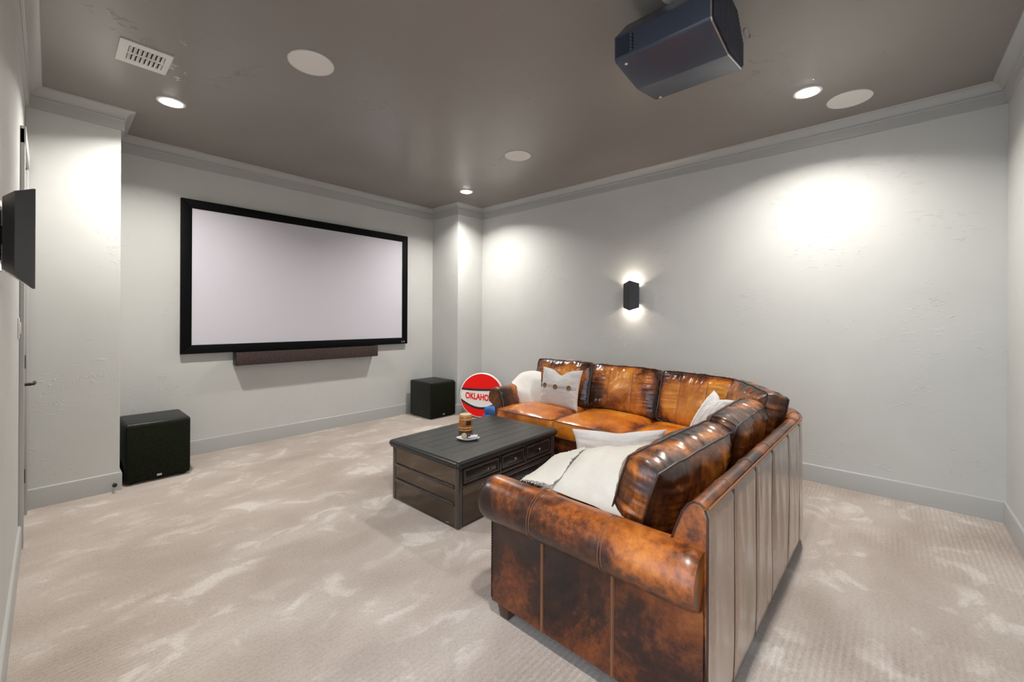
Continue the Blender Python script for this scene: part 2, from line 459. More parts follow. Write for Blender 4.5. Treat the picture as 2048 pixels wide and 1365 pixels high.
def ceil_speaker(x, y, label, r=0.138):
    t = thing('ceiling_speaker', label, 'speaker', (x, y, ZC), group='round ceiling speakers')
    mk('bezel', G().lathe([(r-0.006,-0.001),(r-0.006,-0.006),(r-0.001,-0.006),(r,0.0)], 56, (x,y,ZC)), M_white, t)
    mk('grille_disc', G().lathe([(0.0005,-0.0045),(r-0.007,-0.0045),(r-0.006,-0.001),(0.0005,-0.001)], 56, (x,y,ZC)), M_white, t)
ceil_speaker(1.135, 2.79, 'large white round ceiling speaker beside the air vent')
ceil_speaker(3.185, 2.80, 'small-looking far white round ceiling speaker above the sofa', 0.132)
ceil_speaker(4.005, 0.22, 'white round ceiling speaker next to right-hand downlight')

vx0, vx1, vy0, vy1 = 0.276, 0.526, 3.375, 3.672
t = thing('air_vent', 'white rectangular ceiling air vent with two rows of louvres', 'vent', ((vx0+vx1)/2, (vy0+vy1)/2, ZC))
z1 = ZC; z0 = ZC-0.007
ix0, ix1 = vx0+0.045, vx1-0.03
rows = [(vy0+0.055, vy0+0.138), (vy0+0.158, vy0+0.241)]
g = G().box((vx0,vy0,z0),(ix0,vy1,z1)).box((ix1,vy0,z0),(vx1,vy1,z1)).box((ix0,vy0,z0),(ix1,rows[0][0],z1)).box((ix0,rows[0][1],z0),(ix1,rows[1][0],z1)).box((ix0,rows[1][1],z0),(ix1,vy1,z1))
mk('vent_frame', g, M_white, t, smooth=False)
mk('vent_backing', G().box((ix0-0.002, rows[0][0]-0.002, ZC-0.0012), (ix1+0.002, rows[1][1]+0.002, ZC-0.0004)), M_blackmatte, t, smooth=False)
for ya, yb in rows:
    for k in range(8):
        x = ix0 + (ix1-ix0)*(k+0.5)/8
        p = [(x-0.009, z0-0.004), (x-0.0075, z0-0.005), (x+0.009, ZC-0.002), (x+0.0075, ZC-0.001)]
        mk('slat', G().prism(p, ya, yb, T=lambda a,b,c: (a,c,b)), M_white, t, smooth=False)

# ------------------------------------------------------------ projector
px0, px1, py0, py1 = 1.95, 2.475, 0.585, 1.055
pcx = (px0+px1)/2
t = thing('ceiling_projector', 'dark blue-black home cinema projector hanging from the ceiling on a pole', 'projector', (pcx, 0.82, 2.70))
prof = [(px0, 2.735), (px0, 2.852), (px0+0.13, 2.985), (px1-0.13, 2.985), (px1, 2.865), (px1, 2.742), (px1-0.008, 2.732), (2.215, 2.692), (px0+0.012, 2.724)]
bm = bmesh.new()
gg = G().prism(prof, py0, py1, T=lambda a,b,c: (a,c,b))
vs = [bm.verts.new(p) for p in gg.v]
for f in gg.f: bm.faces.new([vs[i] for i in f])
bmesh.ops.recalc_face_normals(bm, faces=list(bm.faces))
bmesh.ops.bevel(bm, geom=list(bm.edges), offset=0.006, segments=2, profile=0.5, affect='EDGES')
body = mk('housing', G().bm(bm), M_proj, t, angle=30)
# rear fin panel with bright rim
cz = 2.845
shr = [(pcx+(a-pcx)*0.955, cz+(b-cz)*0.93) for a,b in prof]
mk('rear_rim', G().prism([(pcx+(a-pcx)*0.995, cz+(b-cz)*0.99) for a,b in prof], py0-0.004, py0+0.004, T=lambda a,b,c: (a,c,b)), M_silver, t, smooth=False)
rp = mk('rear_panel', G().prism(shr, py0-0.007, py0-0.002, T=lambda a,b,c: (a,c,b)), M_projdark, t, smooth=False)
def zrange(x, poly):
    zs = []
    for k in range(len(poly)):
        (a,b),(c,d_) = poly[k], poly[(k+1)%len(poly)]
        if (a-x)*(c-x) < 0: zs.append(b+(d_-b)*(x-a)/(c-a))
    return min(zs), max(zs)
for k in range(34):
    x = px0+0.02+(px1-px0-0.04)*k/33
    za, zb = zrange(x, shr)
    if zb-za > 0.02:
        mk('fin', G().box((x-0.003, py0-0.012, za+0.004), (x+0.003, py0-0.006, zb-0.004)), M_proj, rp, smooth=False)
# side intake grille near the front end and the socket strip
gp = mk('intake_grille', G().box((px0-0.002, 0.975, 2.746), (px0+0.001, 1.046, 2.838)), M_projdark, t, smooth=False)
for k in range(13):
    y = 0.9775+0.066*k/12
    mk('grille_bar', G().box((px0-0.004, y-0.0014, 2.748), (px0-0.001, y+0.0014, 2.836)), M_proj, gp, smooth=False)
for k, z in enumerate((2.826, 2.808, 2.790, 2.773, 2.757)):
    hh = 0.009 if k == 1 else 0.0055
    mk('socket', G().box((px0-0.0025, 0.949, z-hh), (px0+0.001, 0.957, z+hh), 0.001), M_projdark, t)
    mk('socket_mark', G().box((px0-0.0012, 0.962, z-0.002), (px0+0.001, 0.966, z+0.002)), M_silver, t, smooth=False)
lens = mk('lens_barrel', G().lathe([(0.085,0),(0.085,0.012),(0.07,0.016),(0.066,0.006),(0.0005,0.004)], 36, T=lambda x,y,z: (pcx+x, py1-0.002+z, 2.845+y)), M_black, t)
for fx in (px0+0.045, px1-0.045):
    mk('foot_pad', G().lathe([(0.008,0),(0.008,-0.004),(0.0005,-0.004)], 12, (fx, 1.01, 2.722)), M_white, t)
mk('mount_plate', G().box((pcx-0.10, 0.70, 2.985), (pcx+0.10, 0.94, 2.993), 0.002), M_black, t)
mk('mount_pole', G().tube([(2.125, 0.80, 2.985), (2.125, 0.80, ZC)], 0.024, 24), M_silver, t)
mk('ceiling_flange', G().lathe([(0.07,-0.008),(0.075,-0.004),(0.075,0)], 28, (2.125, 0.80, ZC)), M_white, t)
pts = [(2.125+0.03+0.05*math.sin(a*1.3), 0.80+0.09*a/3, 2.99+0.045*math.sin(a)) for a in [k*0.25 for k in range(13)]]
mk('power_cable', G().tube(pts, 0.0035, 8), M_black, t)
pts = [(2.452 + 0.062*math.cos(a), 0.556, 2.905+0.022*math.sin(a)+0.30*0.062*math.cos(a)) for a in [k*2*PI/28 for k in range(28)]]
mk('cable_loop', G().tube(pts, 0.0045, 8, closed=True), M_grey_cable, t)

# ------------------------------------------------------------ projection screen and soundbar
sx0, sx1, sz0, sz1 = 0.866, 3.475, 1.028, 2.577
fw = 0.088; yb, yf = YF-0.006, YF-0.050
t = thing('projection_screen', 'wide wall-mounted projection screen with black velvet frame', 'projection screen', ((sx0+sx1)/2, YF, sz0))
def bar(a, b, c, d_):
    V = [(x, yf, z) for x, z in (a,b,c,d_)] + [(x, yb, z) for x, z in (a,b,c,d_)]
    bm = bmesh.new(); vv = [bm.verts.new(p) for p in V]
    for f in [(0,1,2,3),(7,6,5,4),(0,4,5,1),(1,5,6,2),(2,6,7,3),(3,7,4,0)]: bm.faces.new([vv[i] for i in f])
    bmesh.ops.recalc_face_normals(bm, faces=list(bm.faces))
    bmesh.ops.bevel(bm, geom=list(bm.edges), offset=0.004, segments=2, profile=0.5, affect='EDGES')
    return G().bm(bm)
M_velvet = plain('black_velvet', (0.003,0.003,0.0035,1), 0.6, spec=0.10)
mk('frame_bar', bar((sx0,sz1),(sx1,sz1),(sx1-fw,sz1-fw),(sx0+fw,sz1-fw)), M_velvet, t)
mk('frame_bar', bar((sx0,sz0),(sx1,sz0),(sx1-fw,sz0+fw),(sx0+fw,sz0+fw)), M_velvet, t)
mk('frame_bar', bar((sx0,sz0),(sx0,sz1),(sx0+fw,sz1-fw),(sx0+fw,sz0+fw)), M_velvet, t)
mk('frame_bar', bar((sx1,sz0),(sx1,sz1),(sx1-fw,sz1-fw),(sx1-fw,sz0+fw)), M_velvet, t)
mk('projection_surface', G().box((sx0+fw-0.004, YF-0.040, sz0+fw-0.004), (sx1-fw+0.004, YF-0.034, sz1-fw+0.004)), M_screen, t, smooth=False)
# small maker's mark on the lower right of the frame
lx, lz = 3.385, 1.058
g = G()
for s_, q in ((-1, 0.0), (1, 0.030)):
    g.prism([(lx+q-0.011, lz-0.015), (lx+q+0.011, lz), (lx+q-0.011, lz+0.015), (lx+q-0.006, lz)] if s_ < 0 else
            [(lx+q-0.011, lz), (lx+q+0.004, lz+0.015), (lx+q+0.013, lz+0.004), (lx+q+0.002, lz-0.015)], yf-0.0010, yf+0.001, T=lambda a,b,c: (a,c,b))
mk('frame_logo', g, M_silver, t, smooth=False)

bx0, bx1, bz0, bz1, by0 = 1.318, 2.958, 0.884, 1.026, YF-0.135
t = thing('soundbar', 'long dark fabric-fronted soundbar mounted under the projection screen', 'soundbar', ((bx0+bx1)/2, YF, bz0))
mk('cabinet', G().box((bx0, by0+0.018, bz0), (bx1, YF-0.004, bz1), 0.004), M_ash, t)
mk('grille', G().box((bx0+0.002, by0, bz0+0.003), (bx1-0.002, by0+0.0185, bz1-0.004), 0.004), M_barcloth, t)

# ------------------------------------------------------------ subwoofers
def subwoofer(x0, x1, y0, y1, h, label):
    t = thing('subwoofer', label, 'subwoofer', ((x0+x1)/2, (y0+y1)/2, 0), group='subwoofers by the screen wall')
    mk('cabinet', G().box((x0, y0+0.02, 0.012), (x1, y1, h), 0.022, 4), M_ash, t, angle=60)
    mk('grille', G().box((x0+0.010, y0, 0.026), (x1-0.010, y0+0.024, h-0.016), 0.010, 3), M_grille, t, angle=60)
    cx = (x0+x1)/2
    mk('badge', G().box((cx-0.016, y0-0.003, 0.040), (cx+0.016, y0+0.002, 0.058), 0.001), M_silver, t)
    for sx in (x0+0.05, x1-0.05):
        for sy in (y0+0.06, y1-0.06):
            mk('foot', G().lathe([(0.018,0),(0.02,0.004),(0.02,0.016)], 16, (sx, sy, 0)), M_black, t)
subwoofer(0.417, 0.856, 4.630, 5.13, 0.505, 'black cube subwoofer beside the left column and door')
subwoofer(3.500, 3.940, 4.636, 5.14, 0.505, 'black cube subwoofer in front of the right column')

# ------------------------------------------------------------ wall sconces
def sconce(xw, s_, yc, label):
    """s_=+1: on the left wall facing +x, -1: on the right wall facing -x"""
    zc = 1.662
    t = thing('wall_sconce', label, 'wall lamp', (xw, yc, zc), group='black up-down wall sconces')
    X = lambda d_: xw + s_*d_
    mk('wall_plate', G().box((min(X(0),X(0.014)), yc-0.045, zc-0.115), (max(X(0),X(0.014)), yc+0.045, zc+0.115), 0.002), M_black, t)
    mk('bracket', G().box((min(X(0.012),X(0.05)), yc-0.02, zc-0.03), (max(X(0.012),X(0.05)), yc+0.02, zc+0.03)), M_black, t, smooth=False)
    # hollow V-fronted shell whose ends are cut on a slant, longer at the nose
    pl = [(0.020, 0.078), (0.046, 0.096), (0.088, 0.0), (0.046, -0.096), (0.020, -0.078)]
    hh = lambda d_: 0.114 + (d_-0.020)*0.80*1.02
    th = 0.004
    V = []
    for d_, y in pl: V += [(X(d_), yc+y, zc-hh(d_)), (X(d_), yc+y, zc+hh(d_))]
    for d_, y in pl:
        k = 1 - th*1.6/0.096
        V += [(X(d_*0.93 if d_ > 0.08 else d_), yc+y*k, zc-hh(d_)), (X(d_*0.93 if d_ > 0.08 else d_), yc+y*k, zc+hh(d_))]
    n = len(pl); F = []
    for k in range(n-1):
        F.append((2*k, 2*k+2, 2*k+3, 2*k+1)); o_ = 2*n
        F.append((o_+2*k, o_+2*k+1, o_+2*k+3, o_+2*k+2))
        F.append((2*k, o_+2*k, o_+2*k+2, 2*k+2)); F.append((2*k+1, 2*k+3, o_+2*k+3, o_+2*k+1))
    F.append((0,1,2*n+1,2*n)); F.append((2*n-2, 4*n-2, 4*n-1, 2*n-1))
    mk('shade', G().add(V, F), M_black, t, smooth=False)
    mk('core', G().box((min(X(0.022),X(0.060)), yc-0.045, zc-0.085), (max(X(0.022),X(0.060)), yc+0.045, zc+0.085)), M_black, t, smooth=False)
    for sg in (-1, 1):
        mk('led', G().lathe([(0.0005,0.0),(0.016,0.0),(0.016,0.002*sg),(0.0005,0.002*sg)], 18, (X(0.042), yc, zc+sg*0.0855)), M_led, t)
        ld = bpy.data.lights.new('sconce_lamp', 'AREA'); ld.shape = 'DISK'; ld.size = 0.03
        ld.energy = SCONCE_W; ld.color = (1.0, 0.88, 0.74)
        lo = bpy.data.objects.new('sconce_lamp', ld); COL.objects.link(lo)
        lo.parent = t; lo.location = (s_*0.042, 0, sg*0.092)
        lo.rotation_euler = (PI if sg > 0 else 0, 0, 0)
sconce(XL, 1, 2.15, 'black angular wall sconce at the left edge, near the door')
sconce(XR, -1, 2.15, 'black angular wall sconce glowing above the sofa')

# ------------------------------------------------------------ soft goods
def cushion(w, h, t, edge, seed, wr=0.008, nu=56, nv=44, seams=(), soft=0.05, band=5, bulge=0.014):
    """boxed leather cushion. local x = width, z = height (0..h), y = thickness, front +y. Returns body, piping, seam geometry"""
    body = G(); pipe = G(); seam = G(); wear = []
    def outl(u, v):
        x = w/2*u*(1 - soft*abs(v)**5*abs(u)**3) + 0.006*ns(v*3, u*2+seed, 4.2)*abs(u)
        z = h/2*v*(1 - soft*abs(u)**5*abs(v)**3) + 0.008*ns(u*4, v*2+seed, 1.7)*abs(v)
        return x, z + h/2
    def thick(u, v, sd):
        p = max(0.0, (1-abs(u)**3.2))**0.75 * max(0.0, (1-abs(v)**3.2))**0.75
        y = edge/2 + (t-edge)/2*p
        inner = min(1.0, 4.0*(1-abs(u)))*min(1.0, 4.0*(1-abs(v)))
        rid = lambda n_: 1-2.2*abs(n_)
        # long gathers running in from the welts, soft in the middle
        gu = rid(ns(u*7.0+sd*3.1+0.8*v, v*0.7, sd)); gv = rid(ns(v*6.0+sd+0.8*u, u*0.7+3, sd+9))
        g2 = ns(u*17+sd, v*1.1, sd+4); g3 = ns(v*15+sd, u*1.1, sd+5)
        d_ = wr*(abs(v)**1.7*gu*0.9 + abs(u)**1.7*gv*0.9 + 0.45*abs(v)**3*g2 + 0.45*abs(u)**3*g3)
        d_ += wr*1.3*ns(u*1.5+sd, v*1.5, sd*1.7) + wr*0.35*rid(ns((u+v*0.6)*3+sd, (v-u)*0.8, sd+21))
        y += d_*inner
        for s_ in seams:
            y -= 0.006*math.exp(-((u-s_)/0.028)**2)*inner
        return y
    us = [-1+2*i/nu for i in range(nu+1)]; vs_ = [-1+2*j/nv for j in range(nv+1)]
    for side in (1, -1):
        rows = []
        for u in us:
            r = []
            for v in vs_:
                x, z = outl(u, v)
                r.append((x, side*thick(u, v, seed + (0 if side > 0 else 50)), z))
                e_ = max(abs(u), abs(v)); wear.append(0.26 - 0.85*e_**4 + 0.25*ns(u*2+seed, v*2, 6))  # leather colour darker towards the cushion edges, lighter in the middle
            rows.append(r)
        body.grid(rows)
    per = [(u, -1) for u in us] + [(1, v) for v in vs_[1:]] + [(u, 1) for u in us[::-1][1:]] + [(-1, v) for v in vs_[::-1][1:-1]]
    rows = []
    for k in range(band+1):
        f_ = k/band; r = []
        for i, (u, v) in enumerate(per):
            x, z = outl(u, v); bul = math.sin(PI*f_)
            n_ = Vector((u if abs(u) == 1 else 0, v if abs(v) == 1 else 0))
            if n_.length: n_.normalize()
            b_ = bul*(bulge + 0.007*ns(i*0.35, f_*1.3, seed)*wr/0.008)
            e_ = thick(u, v, seed)*(1-f_) - thick(u, v, seed+50)*f_
            r.append((x + n_.x*b_, e_, z + n_.y*b_)); wear.append(0.42*bul - 0.40 + 0.5*ns(i*0.16, f_*0.6, seed+2))  # band colour lighter along its middle, darker at both edges
        rows.append(r)
    body.grid(rows, wrap=True)
    for side in (1, -1):
        pts = []
        for (u, v) in per:
            x, z = outl(u, v)
            pts.append((x*1.004, side*(thick(u, v, seed + (0 if side > 0 else 50)) + 0.0005), h/2 + (z-h/2)*1.006))
        pipe.tube(pts, 0.0052, 6, closed=True)
    for s_ in seams:
        pts = [(outl(s_, v)[0], thick(s_, v, seed)+0.0006, outl(s_, v)[1]) for v in vs_[1:-1]]
        seam.tube(pts, 0.0020, 5)
    return body, pipe, seam, wear

def place(gs, loc, rotz, lean=0.0, extra=None):
    Mx = Matrix.Translation(Vector(loc)) @ Matrix.Rotation(rotz, 4, 'Z') @ Matrix.Rotation(lean, 4, 'X')
    if extra: Mx = Mx @ extra
    for g_ in gs: g_.xf(Mx)

sofa = thing('sectional_sofa', 'L-shaped distressed brown leather sectional sofa with rolled arms', 'sofa', (2.80, 1.60, 0.0))

# --- backrest path (outer face), from the near arm round the wedge to the far arm
def arc(cx, cy, r, a0, a1, n):
    return [(cx+r*math.cos(math.radians(a0+(a1-a0)*k/n)), cy+r*math.sin(math.radians(a0+(a1-a0)*k/n))) for k in range(n+1)]
AX = 4.12
path = [(1.408+ (3.05-1.408)*k/60, 0.425 + (0.395-0.425)*k/60) for k in range(60)]
path += arc(3.05, 0.395+0.65, 0.65, -90, -45, 16)
q0 = path[-1]; L = AX-0.19-q0[0]
path += [(q0[0]+L*k/14, q0[1]+L*k/14) for k in range(1, 14)]
path += arc(AX-0.65, q0[1]+L+0.46, 0.65, -45, 0, 16)
q1 = path[-1]
path += [(AX, q1[1] + (3.09-q1[1])*k/50) for k in range(1, 51)]
P = [Vector(p) for p in path]
TAN = []; SS = [0.0]
for i in range(len(P)):
    a = P[max(0,i-1)]; b = P[min(len(P)-1,i+1)]; TAN.append((b-a).normalized())
    if i: SS.append(SS[-1] + (P[i]-P[i-1]).length)
def bp(i, d_, z):
    n_ = Vector((-TAN[i].y, TAN[i].x)); p = P[i] + n_*d_
    return (p.x, p.y, z)
prof = [(0.001,0.072),(0.001,0.40),(0.001,0.775),(0.007,0.795),(0.022,0.806),(0.042,0.805),(0.060,0.792),(0.078,0.765),(0.098,0.71),(0.118,0.65),(0.15,0.50),(0.15,0.072)]
g = G()
rows = []
for i in range(len(P)):
    sag = 0.004*ns(SS[i]*2.3, 0.2, 5)
    rows.append([bp(i, d_, z + (sag if z > 0.7 else 0)) for d_, z in prof])
g.grid(rows, wrap=True)
m = len(prof)
g.add(rows[0], [tuple(range(m))]); g.add(rows[-1], [tuple(range(m))])
mk('backrest', g, M_leath_arm, sofa, angle=50)
# outside back panel with hanging folds
g = G(); rows = []
NZ = 26
seam_s = [0.27, 0.58, 0.89, 1.25, 1.58, 1.80, 2.06, 2.36, 2.68, 3.0, 3.35, 3.7, 4.05]
def fold(s, z):
    k = (z-0.07)/0.72
    a = 0.0075*(1-2*abs(ns(s*8.0+0.6*k, k*0.9, 2.1)))*math.sin(PI*min(1, max(0, k))**0.8)
    a += 0.0028*ns(s*24+1.5*k, k*1.3, 7.7)*(0.35+0.65*k)*min(1, 4*(1-k)+0.2)
    for q in seam_s: a -= 0.005*math.exp(-((s-q)/0.012)**2)
    return 0.008 + a
Pd = []
for i in range(len(P)-1):
    for f_ in (0.0, 0.5): Pd.append((i, f_))
Pd.append((len(P)-1, 0.0))
for i, f_ in Pd:
    j = min(i+1, len(P)-1)
    s_ = SS[i]*(1-f_) + SS[j]*f_
    tn = (TAN[i]*(1-f_) + TAN[j]*f_).normalized(); n_ = Vector((-tn.y, tn.x)); p = P[i]*(1-f_) + P[j]*f_
    r = []
    for k in range(NZ+1):
        z = 0.058 + (0.790-0.058)*k/NZ
        d_ = -fold(s_, z) if 0 < k < NZ else 0.004
        r.append((p.x+n_.x*d_, p.y+n_.y*d_, z))
    rows.append(r)
r1 = [(p[0]-0.015, p[1], p[2]) for p in rows[0]]; rows.insert(0, r1)
r0 = [(p[0], p[1]+0.008, p[2]) for p in r1]; rows.insert(0, r0)
g.grid(rows)
back = mk('outside_back_panel', g, M_leath_back, sofa, angle=60)
def at_s(s):
    for i in range(len(SS)-1):
        if SS[i] <= s <= SS[i+1]:
            f_ = (s-SS[i])/(SS[i+1]-SS[i]); tn = (TAN[i]*(1-f_)+TAN[i+1]*f_).normalized()
            return P[i]*(1-f_)+P[i+1]*f_, Vector((-tn.y, tn.x))
for q in seam_s:
    p, n_ = at_s(q)
    pts = [(p.x - n_.x*(fold(q, z)+0.001), p.y - n_.y*(fold(q, z)+0.001), z) for z in [0.07+0.71*k/20 for k in range(21)]]
    mk('seam', G().tube(pts, 0.0024, 5), M_pipe, back)
    pts = [(p.x+n_.x*d_, p.y+n_.y*d_, z+0.0012) for d_, z in prof[3:8]]
    mk('top_stitching', G().tube(pts, 0.0017, 5), M_thread, sofa)
pts = [bp(i, -0.004, 0.791+0.002*ns(SS[i]*9, 0, 1)) for i in range(len(P))]
mk('back_piping', G().tube(pts, 0.0045, 6), M_thread, sofa)
pts = [bp(0, d_-0.001, z) for d_, z in [(-0.004,0.07),(-0.005,0.4),(-0.004,0.77),(0.004,0.793)]]
pts2 = [bp(0, d_+0.001, z) for d_, z in prof[3:10]]
mk('end_piping', G().tube([(p[0]-0.002, p[1], p[2]) for p in pts2], 0.004, 6), M_pipe, sofa)
mk('corner_piping', G().tube([(p[0]-0.016, p[1], p[2]) for p in pts], 0.004, 6), M_pipe, sofa)

# --- rolled arms: local frame a = outward (0 at panel), b = along arm (0 back .. Lb front)
def rolled_arm(Tf, Lb, name_seams):
    """Tf maps (inward offset a, along b, z) to the world"""
    rc, zc = 0.100, 0.565
    pr = [(0.002,0.07),(0.0,0.10),(0.0,0.30),(0.0,0.455)]
    pr += [(rc*math.cos(math.radians(t_)), zc+rc*math.sin(math.radians(t_))) for t_ in [-97-k*11.5 for k in range(24)]]
    pr = [p for p in pr]
    pr += [(0.125,0.52),(0.13,0.40),(0.13,0.07)]
    tones = []
    def ring(b, k, dz=0.0):
        out = []
        for a, z in pr:
            tones.append(0.30*math.exp(-((b/Lb-0.55)/0.30)**2)*max(0.0, min(1.0, (z-0.56)/0.09)) - 0.12*math.exp(-((b/Lb-1.0)/0.10)**2))  # roll colour lighter on top at mid-length, darker at the front end
            if z > 0.455 or k < 1:
                a2 = a*k + 0.0*(1-k); z2 = zc + (z-zc)*k if z > 0.455 else z
            else: a2, z2 = a, z
            wob = 0.0022*ns(b*5, a*9, z*6)
            out.append(Tf(a2+wob*0.4, b, z2+dz+wob*(1 if z > 0.455 else 0)))
        return out
    g = G(); rows = []
    NB = 40
    rows.append(ring(0.004, 0.90)); rows.append(ring(0.018, 0.97))
    for k in range(NB+1):
        b = 0.04 + (Lb-0.075)*k/NB
        kk = 1.0
        for s_ in name_seams: kk -= 0.022*math.exp(-((b-s_)/0.012)**2)
        kk += 0.008*ns(b*6, 0.4, 3.3)
        rows.append(ring(b, kk))
    rows.append(ring(Lb-0.018, 0.985)); rows.append(ring(Lb-0.004, 0.93)); rows.append(ring(Lb, 0.86))
    g.grid(rows, wrap=True)
    m = len(pr)
    g.add(rows[0], [tuple(range(m))]); g.add(rows[-1], [tuple(range(m))])
    arm = mk('arm', g, [M_leath_arm, M_leath_panel], sofa, angle=55, attr=tones + tones[:m] + tones[-m:])
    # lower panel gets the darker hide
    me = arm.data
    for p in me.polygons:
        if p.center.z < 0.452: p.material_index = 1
    # double-stitched seams around the roll and down the side panel
    for s_ in name_seams:
        for off in (-0.006, 0.006):
            pts = [Tf((a*0.995) if z > 0.455 else a-0.0005, s_+off, (zc+(z-zc)*0.995) if z > 0.455 else z) for a, z in pr if not (a > 0.12)]
            mk('arm_stitching', G().tube(pts, 0.0014, 5), M_thread, arm)
        mk('arm_seam', G().tube([Tf(-0.001, s_, z) for z in (0.075, 0.2, 0.33, 0.455)], 0.0036, 6), M_thread, arm)
    # scroll front with welt and nailheads
    k = 0.80
    fr = [(0.012,0.085)] + [(0.012,0.20),(0.014,0.35),(0.012,0.46)]
    fr += [(k*rc*math.cos(math.radians(t_)), zc+k*rc*math.sin(math.radians(t_))) for t_ in [-110-j*13 for j in range(20)]]
    fr += [(0.105,0.50),(0.110,0.40),(0.110,0.085)]
    mk('arm_front', G().prism(fr, Lb-0.012, Lb+0.010, T=lambda a,z,b: Tf(a,b,z)), M_leath_arm, arm, angle=30)
    mk('arm_front_welt', G().tube([Tf(a, Lb+0.008, z) for a, z in fr], 0.0055, 6), M_pipe, arm)
    nails = G(); 
    ring_pts = []
    k2 = 0.90
    fr2 = [(-0.0005,0.09),(-0.0005,0.45)] + [(k2*rc*math.cos(math.radians(t_)), zc+k2*rc*math.sin(math.radians(t_))) for t_ in [-100-j*6 for j in range(46)]] + [(0.118,0.50),(0.121,0.09)]
    step = 0.013; acc = 0.0
    for (a0,z0_),(a1,z1_) in zip(fr2[:-1], fr2[1:]):
        Ls = math.hypot(a1-a0, z1_-z0_)
        while acc < Ls:
            f_ = acc/Ls; ring_pts.append((a0+(a1-a0)*f_, z0_+(z1_-z0_)*f_)); acc += step
        acc -= Ls
    for a, z in ring_pts:
        yb_ = Lb - 0.002
        V = [Tf(a+0.0048*math.cos(j*PI/3), yb_, z+0.0048*math.sin(j*PI/3)) for j in range(6)] + [Tf(a+0.003*math.cos(j*PI/3), yb_+0.004, z+0.003*math.sin(j*PI/3)) for j in range(6)]
        nails.add(V, [(j,(j+1)%6,6+(j+1)%6,6+j) for j in range(6)] + [(6,7,8,9,10,11)])
    # nails along the outer side edge of the front
    nm = mk('nailhead_trim', nails, M_nail, arm); nm['kind'] = 'stuff'
    return arm
NX0 = 1.398
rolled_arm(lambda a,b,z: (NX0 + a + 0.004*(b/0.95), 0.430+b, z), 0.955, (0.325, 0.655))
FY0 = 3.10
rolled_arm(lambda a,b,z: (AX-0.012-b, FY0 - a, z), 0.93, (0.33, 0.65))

# --- base rails and feet
g = G().prism([(1.53,0.46),(3.05,0.43),(3.50,0.62),(3.92,1.03),(4.09,1.47),(4.09,2.98),(3.16,2.98),(3.16,1.46),(3.02,1.345),(1.53,1.345)], 0.07, 0.335)
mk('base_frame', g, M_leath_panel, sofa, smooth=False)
g = G(); rows = []
for k in range(70):
    y = 1.47 + (2.975-1.47)*k/69
    f_ = 0.006*ns(y*16, 0.3, 1) + 0.004*ns(y*40, 0.3, 4)
    rows.append([(3.155, y, 0.062), (3.142-f_, y, 0.066), (3.140-f_*1.2, y, 0.20), (3.142-f_, y, 0.318), (3.155, y, 0.332)])
g.grid(rows)
mk('seat_rail', g, M_leath_panel, sofa)
mk('seat_rail', G().box((1.53, 1.345, 0.065), (3.02, 1.360, 0.332), 0.006), M_leath_panel, sofa)
for fx, fy in ((1.45,1.325),(1.46,0.50),(2.95,0.52),(3.0,1.28),(3.90,1.25),(3.21,2.98),(4.02,3.0),(3.21,1.6)):
    bm = bmesh.new(); bmesh.ops.create_cube(bm, size=1)
    for q in bm.verts:
        k = 1.0 if q.co.z > 0 else 0.72
        q.co = Vector((fx+q.co.x*0.075*k, fy+q.co.y*0.075*k, 0.037+q.co.z*0.074))
    bmesh.ops.bevel(bm, geom=list(bm.edges), offset=0.006, segments=2, profile=0.5, affect='EDGES')
    mk('foot', G().bm(bm), M_foot, sofa)

# --- seat cushions (flat: local z -> depth)
def seat(cx, cy, w_, dep, rotz, seed, z0=0.335, th=0.135):
    b, p, s_, wa = cushion(w_, dep, th+0.10, th, seed, 0.007, 44, 44, (), 0.05)
    # local front(+y) becomes up: rotate so that z(depth) -> -front
    flat = Matrix.Rotation(math.radians(90), 4, 'X') @ Matrix.Translation((0, 0, -dep/2))
    place((b, p), (cx, cy, z0+th/2), rotz, 0.0, flat)
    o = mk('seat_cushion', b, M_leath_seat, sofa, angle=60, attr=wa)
    mk('piping', p, M_thread, o)
seat(1.912, 1.00, 0.755, 0.76, 0, 11)
seat(2.672, 1.00, 0.755, 0.76, 0, 12)
seat(3.455, 1.15, 0.79, 0.80, 0, 13)
seat(3.455, 1.912, 0.79, 0.705, 0, 14)
seat(3.455, 2.622, 0.79, 0.705, 0, 15)

# --- back cushions
def backc(cx, cy, w_, h_, rotz, lean, seed, mat, seams=(-0.36, 0.34), z0=0.485, t_=0.235, edge=0.125, wr=0.012, soft=0.04):
    b, p, s_, wa = cushion(w_, h_, t_, edge, seed, wr, 76, 60, seams, soft)
    place((b, p, s_), (cx, cy, z0), rotz, lean)
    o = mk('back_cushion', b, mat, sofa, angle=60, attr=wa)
    mk('piping', p, M_pipe, o)
    mk('seam', s_, M_thread, o)
R = math.radians
backc(3.700, 2.612, 0.70, 0.46, R(90), R(14), 21, M_leath_cush)
backc(3.700, 1.905, 0.70, 0.45, R(90), R(14), 22, M_leath_cush)
backc(3.590, 1.190, 0.70, 0.45, R(74), R(14), 23, M_leath_cush)
backc(3.260, 0.770, 0.64, 0.455, R(32), R(15), 24, M_leath_near, ())
backc(2.655, 0.735, 0.70, 0.415, R(0), R(16), 25, M_leath_near, (-0.3, 0.4))
backc(1.885, 0.770, 0.80, 0.395, R(-3), R(17), 26, M_leath_near, (-0.3, 0.4), wr=0.011, soft=0.015, z0=0.480, t_=0.275)

